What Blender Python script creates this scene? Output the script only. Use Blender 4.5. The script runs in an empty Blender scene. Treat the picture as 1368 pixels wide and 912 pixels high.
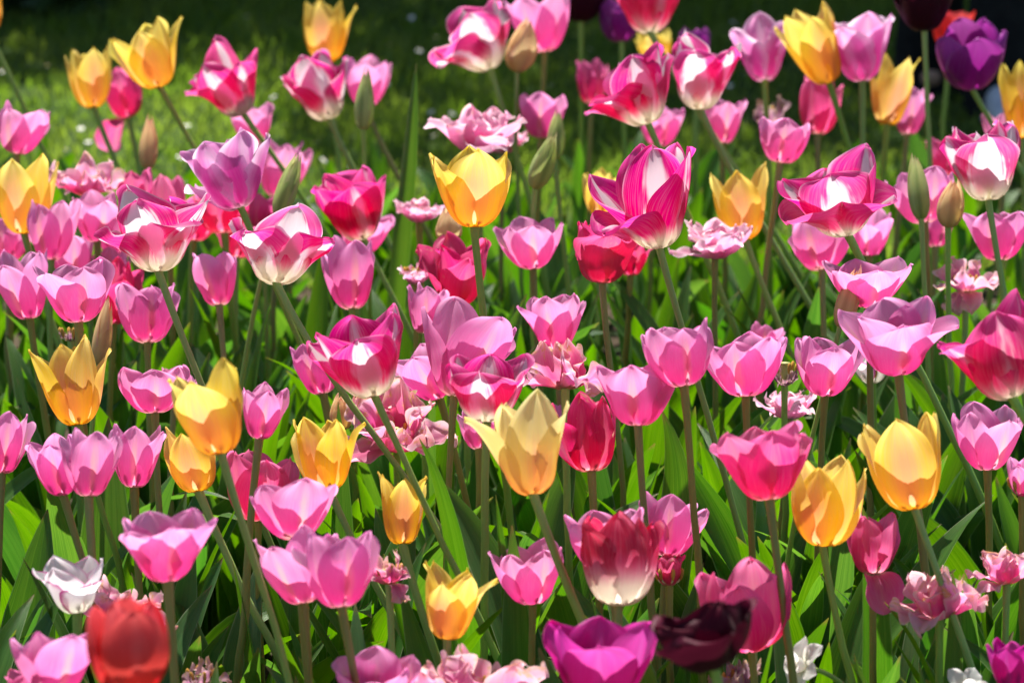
import bpy, math, random
import numpy as np
from mathutils import Vector, Matrix

# ------------------------------------------------------------------ camera, light, exposure
scene = bpy.context.scene
COL = scene.collection
R = math.radians
W_PX, H_PX, F_PX = 1368.0, 912.0, 5500.0
PITCH = R(16.0)
CAM = np.array([0.0, 0.0, 1.65])
cd = bpy.data.cameras.new('camera')
cd.sensor_width = 36.0
cd.lens = F_PX / W_PX * 36.0
cd.clip_start = 0.1
cd.clip_end = 400.0
cam = bpy.data.objects.new('camera', cd)
COL.objects.link(cam)
cam.location = CAM
cam.rotation_euler = (R(90) - PITCH, 0, 0)
scene.camera = cam
cd.dof.use_dof = True
cd.dof.focus_distance = 4.15
cd.dof.aperture_fstop = 8.0

SUN_EL, SUN_AZ = R(64), R(-14)            # azimuth from +Y (behind the bed), negative = to the left
world = bpy.data.worlds.new('World')
scene.world = world
world.use_nodes = True
wn = world.node_tree
bg = wn.nodes['Background']
sky = wn.nodes.new('ShaderNodeTexSky')
sky.sky_type = 'NISHITA'
sky.sun_disc = False
sky.sun_elevation = SUN_EL
sky.sun_rotation = SUN_AZ
wn.links.new(sky.outputs[0], bg.inputs[0])
bg.inputs[1].default_value = 0.068
sl = bpy.data.lights.new('sun', 'SUN')
sl.energy = 5.0
sl.angle = R(0.5)
sl.color = (1.0, 0.95, 0.87)
sun = bpy.data.objects.new('sun', sl)
COL.objects.link(sun)
sdir = Vector((math.sin(SUN_AZ) * math.cos(SUN_EL), math.cos(SUN_AZ) * math.cos(SUN_EL), math.sin(SUN_EL)))
sun.rotation_euler = sdir.to_track_quat('Z', 'Y').to_euler()
sun.location = (0, 0, 8)
scene.view_settings.view_transform = 'Standard'
scene.view_settings.look = 'None'
scene.view_settings.gamma = 1
scene.view_settings.exposure = 1.05
scene.render.engine = 'CYCLES'
scene.render.resolution_x, scene.render.resolution_y = 1024, 682
scene.cycles.max_bounces = 10
scene.cycles.transmission_bounces = 8
scene.cycles.diffuse_bounces = 5
scene.cycles.glossy_bounces = 3

RIGHT = np.array([1.0, 0, 0])
UP = np.array([0, math.sin(PITCH), math.cos(PITCH)])
FWD = np.array([0, math.cos(PITCH), -math.sin(PITCH)])

def at_depth(x, y, d):
    return CAM + d * (FWD + RIGHT * (x - W_PX/2) / F_PX + UP * (H_PX/2 - y) / F_PX)

def depth_for_z(y, z):
    return (CAM[2] - z) / (math.sin(PITCH) - math.cos(PITCH) * (H_PX/2 - y) / F_PX)

# ------------------------------------------------------------------ helpers
def mesh_from(name, verts, faces, mat=None, uvs=None, smooth=True):
    me = bpy.data.meshes.new(name)
    verts = np.asarray(verts, dtype=np.float32)
    faces = np.asarray(faces, dtype=np.int32)
    n, k = faces.shape
    me.vertices.add(len(verts))
    me.vertices.foreach_set('co', verts.ravel())
    me.loops.add(n * k)
    me.polygons.add(n)
    me.loops.foreach_set('vertex_index', faces.ravel())
    me.polygons.foreach_set('loop_start', np.arange(0, n * k, k, dtype=np.int32))
    me.polygons.foreach_set('loop_total', np.full(n, k, dtype=np.int32))
    if smooth:
        me.polygons.foreach_set('use_smooth', np.ones(n, dtype=bool))
    if uvs is not None:
        l = me.uv_layers.new(name='UVMap')
        l.data.foreach_set('uv', np.asarray(uvs, dtype=np.float32)[faces.ravel()].ravel())
    me.update(calc_edges=True)
    if mat is not None:
        me.materials.append(mat)
    return me

def link(name, me, parent=None, loc=None, rot=None):
    o = bpy.data.objects.new(name, me)
    COL.objects.link(o)
    if parent is not None:
        o.parent = parent
    if loc is not None:
        o.location = loc
    if rot is not None:
        o.rotation_euler = rot
    return o

def tag(o, label=None, cat=None, group=None, kind=None):
    if label: o['label'] = label
    if cat: o['category'] = cat
    if group: o['group'] = group
    if kind: o['kind'] = kind
    return o

def grid_faces(nu, nv):
    i = np.arange(nv - 1)[:, None] * nu + np.arange(nu - 1)[None, :]
    i = i.ravel()
    return np.stack([i, i + 1, i + nu + 1, i + nu], axis=1)

def tube(points, radii, seg=9, cap=True):
    P = np.asarray(points, dtype=float)
    n = len(P)
    T = np.gradient(P, axis=0)
    T /= np.linalg.norm(T, axis=1)[:, None] + 1e-12
    ref = np.array([1.0, 0, 0]) if abs(T[0][0]) < 0.8 else np.array([0, 1.0, 0])
    verts, uvs = [], []
    for i in range(n):
        a = ref - T[i] * np.dot(ref, T[i]); a /= np.linalg.norm(a)
        b = np.cross(T[i], a); ref = a
        for k in range(seg):
            t = 2 * math.pi * k / seg
            verts.append(P[i] + radii[i] * (a * math.cos(t) + b * math.sin(t)))
            uvs.append((k / seg, i / (n - 1)))
    faces = []
    for i in range(n - 1):
        for k in range(seg):
            faces.append((i*seg + k, i*seg + (k+1) % seg, (i+1)*seg + (k+1) % seg, (i+1)*seg + k))
    return np.array(verts), faces, np.array(uvs)

def join_arrays(parts):
    V, F, U, off = [], [], [], 0
    for v, f, u in parts:
        V.append(np.asarray(v)); F.append(np.asarray(f) + off); U.append(np.asarray(u)); off += len(v)
    return np.concatenate(V), np.concatenate(F), np.concatenate(U)

def tube_mesh(name, pts, radii, mat, seg=9):
    v, f, u = tube(pts, radii, seg, cap=False)
    return mesh_from(name, v, f, mat, u)

# ------------------------------------------------------------------ materials
class NT:
    def __init__(self, name):
        self.m = bpy.data.materials.new(name)
        self.m.use_nodes = True
        self.t = self.m.node_tree
        self.t.nodes.clear()
    def n(self, typ, **kw):
        nd = self.t.nodes.new(typ)
        for k, v in kw.items(): setattr(nd, k, v)
        return nd
    def l(self, a, b): self.t.links.new(a, b)
    def math(self, op, a, b=None, clamp=False):
        nd = self.n('ShaderNodeMath', operation=op, use_clamp=clamp)
        for i, x in enumerate((a, b)):
            if x is None: continue
            if isinstance(x, (int, float)): nd.inputs[i].default_value = x
            else: self.l(x, nd.inputs[i])
        return nd.outputs[0]
    def smooth(self, x, lo, hi):
        nd = self.n('ShaderNodeMapRange', interpolation_type='SMOOTHSTEP')
        self.l(x, nd.inputs[0])
        nd.inputs[1].default_value = lo; nd.inputs[2].default_value = hi
        return nd.outputs[0]
    def mix(self, f, a, b):
        nd = self.n('ShaderNodeMix', data_type='RGBA')
        for s, x in ((nd.inputs[0], f), (nd.inputs[6], a), (nd.inputs[7], b)):
            if isinstance(x, (int, float)): s.default_value = x
            elif isinstance(x, tuple): s.default_value = (*x, 1) if len(x) == 3 else x
            else: self.l(x, s)
        return nd.outputs[2]
    def ramp(self, x, stops):
        nd = self.n('ShaderNodeValToRGB')
        cr = nd.color_ramp
        while len(cr.elements) < len(stops): cr.elements.new(0.5)
        for e, (p, c) in zip(cr.elements, stops):
            e.position = p; e.color = (*c, 1)
        self.l(x, nd.inputs[0])
        return nd.outputs[0]
    def out(self, s):
        o = self.n('ShaderNodeOutputMaterial'); self.l(s, o.inputs[0])

def uv_parts(T):
    uv = T.n('ShaderNodeUVMap')
    sp = T.n('ShaderNodeSeparateXYZ'); T.l(uv.outputs[0], sp.inputs[0])
    au = T.math('ABSOLUTE', T.math('SUBTRACT', T.math('MULTIPLY', sp.outputs[0], 2.0), 1.0))
    rnd = T.n('ShaderNodeObjectInfo').outputs['Random']
    return uv.outputs[0], sp.outputs[0], sp.outputs[1], au, rnd

def streak_noise(T, u, v, rnd, su, sv, detail=4.0, rough=0.6):
    cb = T.n('ShaderNodeCombineXYZ')
    # veins fan out: lateral coordinate narrows towards the base and tip
    T.l(T.math('MULTIPLY', u, su), cb.inputs[0])
    T.l(T.math('MULTIPLY', v, sv), cb.inputs[1])
    T.l(T.math('MULTIPLY', rnd, 137.0), cb.inputs[2])
    nz = T.n('ShaderNodeTexNoise')
    nz.inputs['Scale'].default_value = 1.0
    nz.inputs['Detail'].default_value = detail
    nz.inputs['Roughness'].default_value = rough
    T.l(cb.outputs[0], nz.inputs['Vector'])
    return nz.outputs[0]

def leafy_shader(T, col_r, col_t, height, trans=0.5, rough=0.42, spec=0.3, bump=0.25, sheen=0.0, bdist=0.0006):
    bp = T.n('ShaderNodeBump')
    bp.inputs['Strength'].default_value = bump
    bp.inputs['Distance'].default_value = bdist
    T.l(height, bp.inputs['Height'])
    pr = T.n('ShaderNodeBsdfPrincipled')
    pr.inputs['Roughness'].default_value = rough
    pr.inputs['Specular IOR Level'].default_value = spec
    pr.inputs['Sheen Weight'].default_value = sheen
    pr.inputs['Sheen Roughness'].default_value = 0.4
    T.l(col_r, pr.inputs['Base Color'])
    T.l(bp.outputs[0], pr.inputs['Normal'])
    tr = T.n('ShaderNodeBsdfTranslucent')
    T.l(col_t, tr.inputs[0])
    T.l(bp.outputs[0], tr.inputs['Normal'])
    mx = T.n('ShaderNodeMixShader')
    mx.inputs[0].default_value = trans
    T.l(pr.outputs[0], mx.inputs[1]); T.l(tr.outputs[0], mx.inputs[2])
    T.out(mx.outputs[0])
    return T.m

def jitter_hsv(T, col, rnd, dh=0.02, ds=0.15, dv=0.2):
    hs = T.n('ShaderNodeHueSaturation')
    T.l(col, hs.inputs['Color'])
    T.l(T.math('ADD', T.math('MULTIPLY', T.math('SUBTRACT', rnd, 0.5), dh), 0.5), hs.inputs['Hue'])
    r2 = T.math('FRACT', T.math('MULTIPLY', rnd, 7.13))
    r3 = T.math('FRACT', T.math('MULTIPLY', rnd, 23.7))
    T.l(T.math('ADD', T.math('MULTIPLY', T.math('SUBTRACT', r2, 0.5), ds), 1.0), hs.inputs['Saturation'])
    T.l(T.math('ADD', T.math('MULTIPLY', T.math('SUBTRACT', r3, 0.5), dv), 1.0), hs.inputs['Value'])
    return hs.outputs[0]

def petal_material(name, body, flame=None, flame_w=(0.05, 0.45), flame_v=(0.05, 0.2, 0.8, 1.0), flame_amt=1.0,
                   noise_amt=0.35, base=None, base_v=(0.05, 0.2), edge=None, edge_w=(0.8, 1.0), trans=0.66,
                   rough=0.42, grow=0.0, dry=None, dry_amt=0.0, jit=(0.012, 0.12, 0.14), spec=0.22, vein=0.18):
    """body: colour ramp along the petal; flame: colour down the middle with streaky edges; base: colour at the foot."""
    T = NT(name)
    uvv, u, v, au, rnd = uv_parts(T)
    st = streak_noise(T, u, v, rnd, 26.0, 2.2)
    fine = streak_noise(T, u, v, rnd, 60.0, 3.0, 2.0)
    soft = streak_noise(T, u, v, rnd, 4.0, 3.0, 2.0)
    sc = T.math('SUBTRACT', st, 0.5)
    col = T.ramp(T.math('ADD', v, T.math('MULTIPLY', T.math('SUBTRACT', soft, 0.5), 0.25)), body)
    # faint darker and lighter veins
    col = T.mix(T.smooth(fine, 0.35, 0.8), col, T.mix(vein, col, (0.9, 0.78, 0.85)))
    if edge is not None:
        e = T.smooth(T.math('ADD', au, T.math('MULTIPLY', sc, 0.25)), *edge_w)
        col = T.mix(e, col, edge)
    if flame is not None:
        d = T.math('ADD', au, T.math('MULTIPLY', sc, noise_amt))
        d = T.math('ADD', d, T.math('MULTIPLY', T.math('SUBTRACT', soft, 0.5), noise_amt))
        if grow: d = T.math('ADD', d, T.math('MULTIPLY', v, grow))
        inside = T.math('SUBTRACT', 1.0, T.smooth(d, *flame_w))
        vv = T.math('ADD', v, T.math('MULTIPLY', sc, 0.3))
        up = T.smooth(vv, flame_v[0], flame_v[1])
        dn = T.math('SUBTRACT', 1.0, T.smooth(vv, flame_v[2], flame_v[3]))
        m = T.math('MULTIPLY', T.math('MULTIPLY', inside, up), T.math('MULTIPLY', dn, flame_amt))
        col = T.mix(m, col, flame)
    if base is not None:
        b = T.math('SUBTRACT', 1.0, T.smooth(T.math('ADD', v, T.math('MULTIPLY', sc, 0.18)), *base_v))
        col = T.mix(b, col, base)
    if dry is not None:
        nz = streak_noise(T, u, v, rnd, 7.0, 6.0, 5.0, 0.65)
        dm = T.smooth(T.math('ADD', nz, T.math('MULTIPLY', T.math('MAXIMUM', au, v), 0.3)), 0.78 - dry_amt, 0.95 - dry_amt)
        col = T.mix(dm, col, dry)
    col = jitter_hsv(T, col, rnd, *jit)
    return leafy_shader(T, col, col, T.math('ADD', fine, st), trans, rough, spec, 0.35, 0.04)

PM = {}
Yb = [(0.0, (0.90, 0.62, 0.08)), (0.25, (0.96, 0.66, 0.08)), (0.7, (0.97, 0.74, 0.09)), (1.0, (0.97, 0.80, 0.15))]
PM['Yo'] = petal_material('yellow_petal_flamed', Yb, (0.94, 0.45, 0.25), (0.10, 0.75), (0.03, 0.16, 0.5, 1.05), 0.9, base=(0.88, 0.58, 0.06), base_v=(0.02, 0.1))
PM['Yi'] = petal_material('yellow_petal_plain', Yb, (0.92, 0.36, 0.16), (0.0, 0.45), (0.03, 0.16, 0.35, 0.8), 0.55, base=(0.88, 0.58, 0.06), base_v=(0.02, 0.1))
Cb = [(0.0, (0.92, 0.62, 0.22)), (0.3, (0.96, 0.76, 0.26)), (1.0, (0.97, 0.86, 0.36))]
PM['Zo'], PM['Zi'] = PM['Yo'], PM['Yi']
PM['Co'] = petal_material('cream_yellow_petal', Cb, (0.92, 0.40, 0.30), (0.10, 0.6), (0.02, 0.12, 0.3, 0.7), 0.75)
PM['Ci'] = petal_material('cream_yellow_petal_inner', Cb, (0.92, 0.45, 0.28), (0.0, 0.4), (0.02, 0.1, 0.2, 0.6), 0.6)
Pb = [(0.0, (0.90, 0.38, 0.60)), (0.2, (0.87, 0.16, 0.48)), (0.6, (0.89, 0.26, 0.58)), (1.0, (0.91, 0.38, 0.70))]
PM['Po'] = petal_material('pink_petal_striped', Pb, (0.92, 0.50, 0.48), (0.02, 0.22), (0.1, 0.3, 0.6, 0.95), 0.75, 0.2, base=(0.86, 0.62, 0.60), base_v=(0.03, 0.16))
PM['Pi'] = petal_material('pink_petal', Pb, (0.90, 0.46, 0.60), (0.0, 0.14), (0.1, 0.3, 0.6, 0.95), 0.5, 0.2, base=(0.86, 0.62, 0.60), base_v=(0.03, 0.16))
Bb = [(0.0, (0.78, 0.03, 0.24)), (0.5, (0.76, 0.010, 0.19)), (0.85, (0.78, 0.02, 0.28)), (1.0, (0.82, 0.08, 0.40))]
WH, WB = (0.84, 0.70, 0.77), (0.84, 0.79, 0.68)
PM['Bo'] = petal_material('magenta_white_petal', Bb, WH, (0.28, 0.50), (-0.2, -0.1, 0.85, 1.4), 1.0, 0.5, base=WB, base_v=(0.20, 0.46), grow=0.18, edge=(0.88, 0.50, 0.68), edge_w=(0.88, 1.08))
PM['Bi'] = petal_material('magenta_white_petal_inner', Bb, WH, (0.14, 0.36), (-0.2, -0.1, 0.8, 1.3), 1.0, 0.5, base=WB, base_v=(0.20, 0.44), grow=0.12)
PM['Jo'] = petal_material('white_petal_magenta_patches', Bb, (0.88, 0.80, 0.84), (0.40, 0.57), (-0.2, -0.1, 0.95, 1.5), 1.0, 0.6, base=WB, base_v=(0.22, 0.46), grow=0.06, edge=(0.86, 0.66, 0.78), edge_w=(0.90, 1.02))
PM['Ji'] = petal_material('white_petal_magenta_patches_inner', Bb, (0.88, 0.79, 0.84), (0.30, 0.48), (-0.2, -0.1, 0.95, 1.5), 1.0, 0.6, base=WB, base_v=(0.14, 0.46), grow=0.06, edge=(0.86, 0.62, 0.76), edge_w=(0.90, 1.04))
PM['So'] = petal_material('deep_magenta_petal', Bb, WH, (0.02, 0.30), (-0.2, -0.1, 0.7, 1.2), 0.9, 0.5, base=WB, base_v=(0.08, 0.40), grow=0.1)
PM['Si'] = petal_material('deep_magenta_petal_inner', Bb, WH, (0.0, 0.22), (-0.2, -0.1, 0.7, 1.2), 0.9, 0.5, base=WB, base_v=(0.06, 0.34), grow=0.1)
Lb = [(0.0, (0.70, 0.10, 0.40)), (0.5, (0.74, 0.13, 0.48)), (1.0, (0.84, 0.36, 0.70))]
PM['Lo'] = petal_material('lilac_magenta_petal', Lb, (0.88, 0.60, 0.80), (0.0, 0.3), (0.1, 0.3, 0.8, 1.1), 0.75, 0.4, base=(0.86, 0.66, 0.74), base_v=(0.04, 0.18), edge=(0.92, 0.72, 0.88), edge_w=(0.5, 0.98))
PM['Li'] = PM['Lo']
Rb = [(0.0, (0.86, 0.30, 0.40)), (0.2, (0.84, 0.06, 0.27)), (0.6, (0.86, 0.09, 0.36)), (1.0, (0.88, 0.20, 0.46))]
PM['Ro'] = petal_material('rose_petal', Rb, (0.90, 0.28, 0.42), (0.0, 0.25), (0.1, 0.3, 0.7, 1.0), 0.6, 0.3, base=(0.88, 0.62, 0.58), base_v=(0.03, 0.14))
PM['Ri'] = PM['Ro']
Kb = [(0.0, (0.84, 0.36, 0.42)), (0.25, (0.78, 0.035, 0.19)), (1.0, (0.82, 0.07, 0.28))]
PM['Ko'] = petal_material('crimson_petal', Kb, (0.80, 0.20, 0.32), (0.0, 0.3), (0.2, 0.4, 0.7, 1.0), 0.5, 0.5, base=(0.86, 0.5, 0.5), base_v=(0.03, 0.14), dry=(0.80, 0.48, 0.34), dry_amt=-0.06, vein=0.08)
PM['Ki'] = PM['Ko']
KWb = [(0.0, (0.85, 0.75, 0.68)), (0.45, (0.72, 0.16, 0.34)), (0.7, (0.62, 0.02, 0.10)), (1.0, (0.60, 0.02, 0.10))]
PM['Xo'] = petal_material('torn_crimson_white_petal', KWb, base=(0.90, 0.84, 0.74), base_v=(0.3, 0.6), dry=(0.75, 0.2, 0.34), dry_amt=-0.1)
PM['Xi'] = PM['Xo']
Mb = [(0.0, (0.62, 0.04, 0.32)), (0.5, (0.62, 0.015, 0.30)), (1.0, (0.70, 0.04, 0.40))]
PM['Mo'] = petal_material('magenta_purple_petal', Mb, (0.70, 0.12, 0.52), (0.0, 0.2), (0.1, 0.3, 0.7, 1.0), 0.5, 0.3, vein=0.04)
PM['Mi'] = PM['Mo']
Vb = [(0.0, (0.32, 0.02, 0.25)), (0.6, (0.30, 0.012, 0.24)), (1.0, (0.44, 0.06, 0.40))]
PM['Vo'] = petal_material('purple_petal', Vb, edge=(0.62, 0.30, 0.66), edge_w=(0.9, 1.1), trans=0.4, rough=0.36, vein=0.04)
PM['Vi'] = PM['Vo']
Db = [(0.0, (0.045, 0.003, 0.010)), (0.7, (0.055, 0.003, 0.013)), (1.0, (0.09, 0.006, 0.022))]
PM['Do'] = petal_material('maroon_black_petal', Db, trans=0.3, rough=0.5, spec=0.12, vein=0.0)
PM['Di'] = PM['Do']
RDb = [(0.0, (0.80, 0.07, 0.05)), (0.5, (0.80, 0.03, 0.035)), (1.0, (0.84, 0.09, 0.10))]
PM['Qo'] = petal_material('red_petal', RDb, (0.84, 0.12, 0.12), (0.0, 0.3), (0.2, 0.4, 0.8, 1.0), 0.6, vein=0.04, trans=0.45)
PM['Qi'] = PM['Qo']
Wb = [(0.0, (0.82, 0.82, 0.70)), (0.5, (0.88, 0.85, 0.86)), (1.0, (0.88, 0.82, 0.86))]
PM['Wo'] = petal_material('white_petal', Wb, edge=(0.55, 0.03, 0.30), edge_w=(0.86, 1.08))
PM['Wi'] = petal_material('white_petal_inner', Wb, edge=(0.55, 0.03, 0.30), edge_w=(0.7, 1.0))
Fb = [(0.0, (0.88, 0.66, 0.46)), (0.3, (0.86, 0.24, 0.48)), (0.7, (0.88, 0.36, 0.58)), (1.0, (0.90, 0.56, 0.66))]
PM['Fo'] = petal_material('faded_pink_petal', Fb, (0.78, 0.10, 0.36), (0.0, 0.6), (0.1, 0.3, 0.6, 1.0), 0.6, 0.6, dry=(0.74, 0.46, 0.24), dry_amt=0.02, jit=(0.03, 0.3, 0.2), edge=(0.90, 0.70, 0.70), edge_w=(0.75, 1.05))
PM['Fi'] = PM['Fo']
Gb = [(0.0, (0.85, 0.55, 0.68)), (0.5, (0.85, 0.34, 0.56)), (1.0, (0.88, 0.50, 0.66))]
PM['Go'] = petal_material('pale_double_petal', Gb, (0.82, 0.16, 0.44), (0.0, 0.5), (0.1, 0.3, 0.6, 1.0), 0.5, 0.6, jit=(0.02, 0.25, 0.15), edge=(0.90, 0.70, 0.76), edge_w=(0.7, 1.0), dry=(0.85, 0.62, 0.40), dry_amt=-0.05)
PM['Gi'] = PM['Go']
Hb = [(0.0, (0.45, 0.30, 0.20)), (0.5, (0.36, 0.16, 0.26)), (1.0, (0.50, 0.34, 0.36))]
PM['Ho'] = petal_material('withered_petal', Hb, (0.30, 0.06, 0.2), (0.0, 0.5), (0.1, 0.3, 0.6, 1.0), 0.5, 0.6, dry=(0.50, 0.34, 0.20), dry_amt=0.06)
PM['Hi'] = PM['Ho']
Ub = [(0.0, (0.56, 0.66, 0.18)), (0.35, (0.60, 0.70, 0.22)), (0.8, (0.60, 0.66, 0.22)), (1.0, (0.64, 0.58, 0.28))]
PM['Uo'] = petal_material('green_bud_petal', Ub, (0.26, 0.38, 0.10), (0.0, 0.4), (0.0, 0.1, 0.7, 1.0), 0.7, 0.3, edge=(0.66, 0.58, 0.30), edge_w=(0.75, 1.0), trans=0.55)
PM['Ui'] = PM['Uo']
Eb = [(0.0, (0.56, 0.50, 0.20)), (0.3, (0.86, 0.68, 0.30)), (0.8, (0.88, 0.66, 0.33)), (1.0, (0.74, 0.36, 0.24))]
PM['Eo'] = petal_material('cream_bud_petal', Eb, (0.66, 0.44, 0.22), (0.0, 0.35), (0.0, 0.1, 0.7, 1.0), 0.6, 0.3, edge=(0.86, 0.54, 0.36), edge_w=(0.75, 1.0), trans=0.55)
PM['Ei'] = PM['Eo']
Nb = [(0.0, (0.80, 0.80, 0.62)), (0.5, (0.88, 0.88, 0.84)), (1.0, (0.90, 0.90, 0.88))]
PM['N'] = petal_material('narcissus_petal', Nb)

def leaf_material(name, refl, refl2, trn, trn2):
    T = NT(name)
    uvv, u, v, au, rnd = uv_parts(T)
    vein = streak_noise(T, u, v, rnd, 46.0, 0.5, 2.0)
    soft = streak_noise(T, u, v, rnd, 3.0, 3.5, 3.0)
    m = T.smooth(T.math('ADD', T.math('MULTIPLY', vein, 0.65), T.math('MULTIPLY', soft, 0.35)), 0.36, 0.64)
    cr = T.mix(m, refl, refl2)
    ct = T.mix(m, trn, trn2)
    rim = T.smooth(au, 0.93, 0.985)
    tipm = T.smooth(T.math('ADD', v, T.math('MULTIPLY', T.math('SUBTRACT', soft, .5), 0.12)), 0.955, 1.0)
    cr = T.mix(T.math('MULTIPLY', tipm, 0.7), cr, (0.26, 0.19, 0.08)); ct = T.mix(T.math('MULTIPLY', tipm, 0.7), ct, (0.30, 0.20, 0.05))
    cr = T.mix(T.math('MULTIPLY', rim, 0.8), cr, (0.42, 0.52, 0.28))
    mid = T.math('SUBTRACT', 1.0, T.smooth(au, 0.0, 0.07))
    ct = T.mix(T.math('MULTIPLY', mid, 0.4), ct, (0.10, 0.26, 0.015))
    cr = jitter_hsv(T, cr, rnd, 0.02, 0.2, 0.3)
    ct = jitter_hsv(T, ct, rnd, 0.02, 0.1, 0.3)
    return leafy_shader(T, cr, ct, vein, 0.48, 0.40, 0.40, 0.5, bdist=0.0010)
LEAF = leaf_material('tulip_leaf_green', (0.050, 0.130, 0.026), (0.085, 0.185, 0.046), (0.085, 0.27, 0.008), (0.17, 0.40, 0.016))
LEAF_BLUE = leaf_material('tulip_leaf_bluish', (0.055, 0.125, 0.050), (0.080, 0.155, 0.066), (0.07, 0.24, 0.012), (0.12, 0.33, 0.018))
WEED = leaf_material('ground_cover_leaf', (0.05, 0.11, 0.025), (0.08, 0.15, 0.04), (0.16, 0.36, 0.02), (0.24, 0.44, 0.03))

def stem_material(name, lo, hi, dark):
    T = NT(name)
    uvv, u, v, au, rnd = uv_parts(T)
    nz = streak_noise(T, u, v, rnd, 8.0, 14.0, 3.0)
    col = T.ramp(v, [(0.0, hi), (0.35, hi), (1.0, lo)])
    col = T.mix(T.smooth(nz, 0.4, 0.75), col, T.mix(0.35, col, dark))
    col = jitter_hsv(T, col, rnd, 0.01, 0.2, 0.25)
    pr = T.n('ShaderNodeBsdfPrincipled')
    pr.inputs['Roughness'].default_value = 0.42
    pr.inputs['Specular IOR Level'].default_value = 0.4
    pr.inputs['Subsurface Weight'].default_value = 0.35
    pr.inputs['Subsurface Radius'].default_value = (0.6, 1.0, 0.2)
    pr.inputs['Subsurface Scale'].default_value = 0.004
    T.l(col, pr.inputs['Base Color'])
    T.out(pr.outputs[0])
    return T.m
STEM = stem_material('green_stem', (0.20, 0.38, 0.06), (0.30, 0.44, 0.10), (0.14, 0.24, 0.05))
STEM_RED = stem_material('brown_stem', (0.20, 0.36, 0.06), (0.29, 0.28, 0.08), (0.20, 0.12, 0.05))

def plain(name, c, rough=0.6, c2=None, scale=60.0, spec=0.3, bump=0.0):
    T = NT(name)
    tc = T.n('ShaderNodeTexCoord')
    nz = T.n('ShaderNodeTexNoise'); nz.inputs['Scale'].default_value = scale; nz.inputs['Detail'].default_value = 5
    T.l(tc.outputs['Object'], nz.inputs['Vector'])
    col = T.mix(T.smooth(nz.outputs[0], 0.35, 0.65), c, c2 or tuple(x * 0.75 for x in c))
    pr = T.n('ShaderNodeBsdfPrincipled')
    pr.inputs['Roughness'].default_value = rough
    pr.inputs['Specular IOR Level'].default_value = spec
    T.l(col, pr.inputs['Base Color'])
    if bump:
        bp = T.n('ShaderNodeBump'); bp.inputs['Strength'].default_value = 0.8; bp.inputs['Distance'].default_value = bump
        T.l(nz.outputs[0], bp.inputs['Height']); T.l(bp.outputs[0], pr.inputs['Normal'])
    T.out(pr.outputs[0])
    return T.m
PISTIL = plain('pistil_green', (0.42, 0.46, 0.16), 0.5)
ANTHER = plain('anther_gold', (0.66, 0.36, 0.06), 0.7, (0.36, 0.18, 0.04))
FILAMENT = plain('filament_cream', (0.80, 0.70, 0.45), 0.6)

# ------------------------------------------------------------------ setting: soil, lawn, grass, unseen greenery added for shade
rng = np.random.default_rng(7)
random.seed(7)
BED_BACK = 6.15
GRASS_GROUND = plain('lawn_ground', (0.030, 0.060, 0.014), 0.9, (0.045, 0.075, 0.020), 14.0, 0.1, 0.01)
SOIL = plain('bed_soil', (0.045, 0.032, 0.022), 0.95, (0.080, 0.060, 0.042), 45.0, 0.1, 0.012)
S = 150.0
lawn = link('ground', mesh_from('ground', [(-S, -S, -0.004), (S, -S, -0.004), (S, S, -0.004), (-S, S, -0.004)], [(0, 1, 2, 3)], GRASS_GROUND))
tag(lawn, kind='structure')
# bed soil: a gently lumpy sheet with an irregular back edge
nx, ny = 90, 90
xs = np.linspace(-3.0, 3.0, nx)
vs = []
for j in range(ny):
    t = j / (ny - 1)
    for x in xs:
        back = BED_BACK + 0.05 * math.sin(x * 3.1) + 0.03 * math.sin(x * 7.7 + 1)
        y = 2.0 + t * (back - 2.0)
        z = 0.004 + 0.018 * (0.5 + 0.5 * math.sin(x * 21 + y * 5) * math.sin(y * 17 - x * 3)) * min(1, (1 - t) * 8)
        vs.append((x, y, z))
bed = link('soil', mesh_from('soil', vs, grid_faces(nx, ny), SOIL))
tag(bed, kind='structure')

def blades(n, xr, yr, hmin, hmax, w, seed, dens=None):
    r = np.random.default_rng(seed)
    x = r.uniform(*xr, n); y = r.uniform(*yr, n)
    if dens is not None:
        keep = dens(x, y, r); x, y = x[keep], y[keep]; n = len(x)
    h = r.uniform(hmin, hmax, n) * (0.7 + 0.3 * np.sin(x * 4.3 + y * 2.9))
    a = r.uniform(0, 2 * np.pi, n); b = r.uniform(0, 2 * np.pi, n); ln = r.uniform(0.1, 0.9, n)
    dx, dy = np.cos(a) * w * 0.5, np.sin(a) * w * 0.5
    lx, ly = np.cos(b) * ln * h, np.sin(b) * ln * h
    V = np.zeros((n, 6, 3))
    V[:, 0] = np.stack([x - dx, y - dy, np.zeros(n)], 1)
    V[:, 1] = np.stack([x + dx, y + dy, np.zeros(n)], 1)
    V[:, 2] = np.stack([x + dx * 0.8 + lx * 0.35, y + dy * 0.8 + ly * 0.35, h * 0.6], 1)
    V[:, 3] = np.stack([x - dx * 0.8 + lx * 0.35, y - dy * 0.8 + ly * 0.35, h * 0.6], 1)
    V[:, 4] = np.stack([x + dx * 0.1 + lx, y + dy * 0.1 + ly, h], 1)
    V[:, 5] = np.stack([x - dx * 0.1 + lx, y - dy * 0.1 + ly, h], 1)
    i = np.arange(n)[:, None] * 6
    Fc = np.concatenate([i + np.array([[0, 1, 2, 3]]), i + np.array([[3, 2, 4, 5]])], 0)
    return V.reshape(-1, 3), Fc

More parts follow.
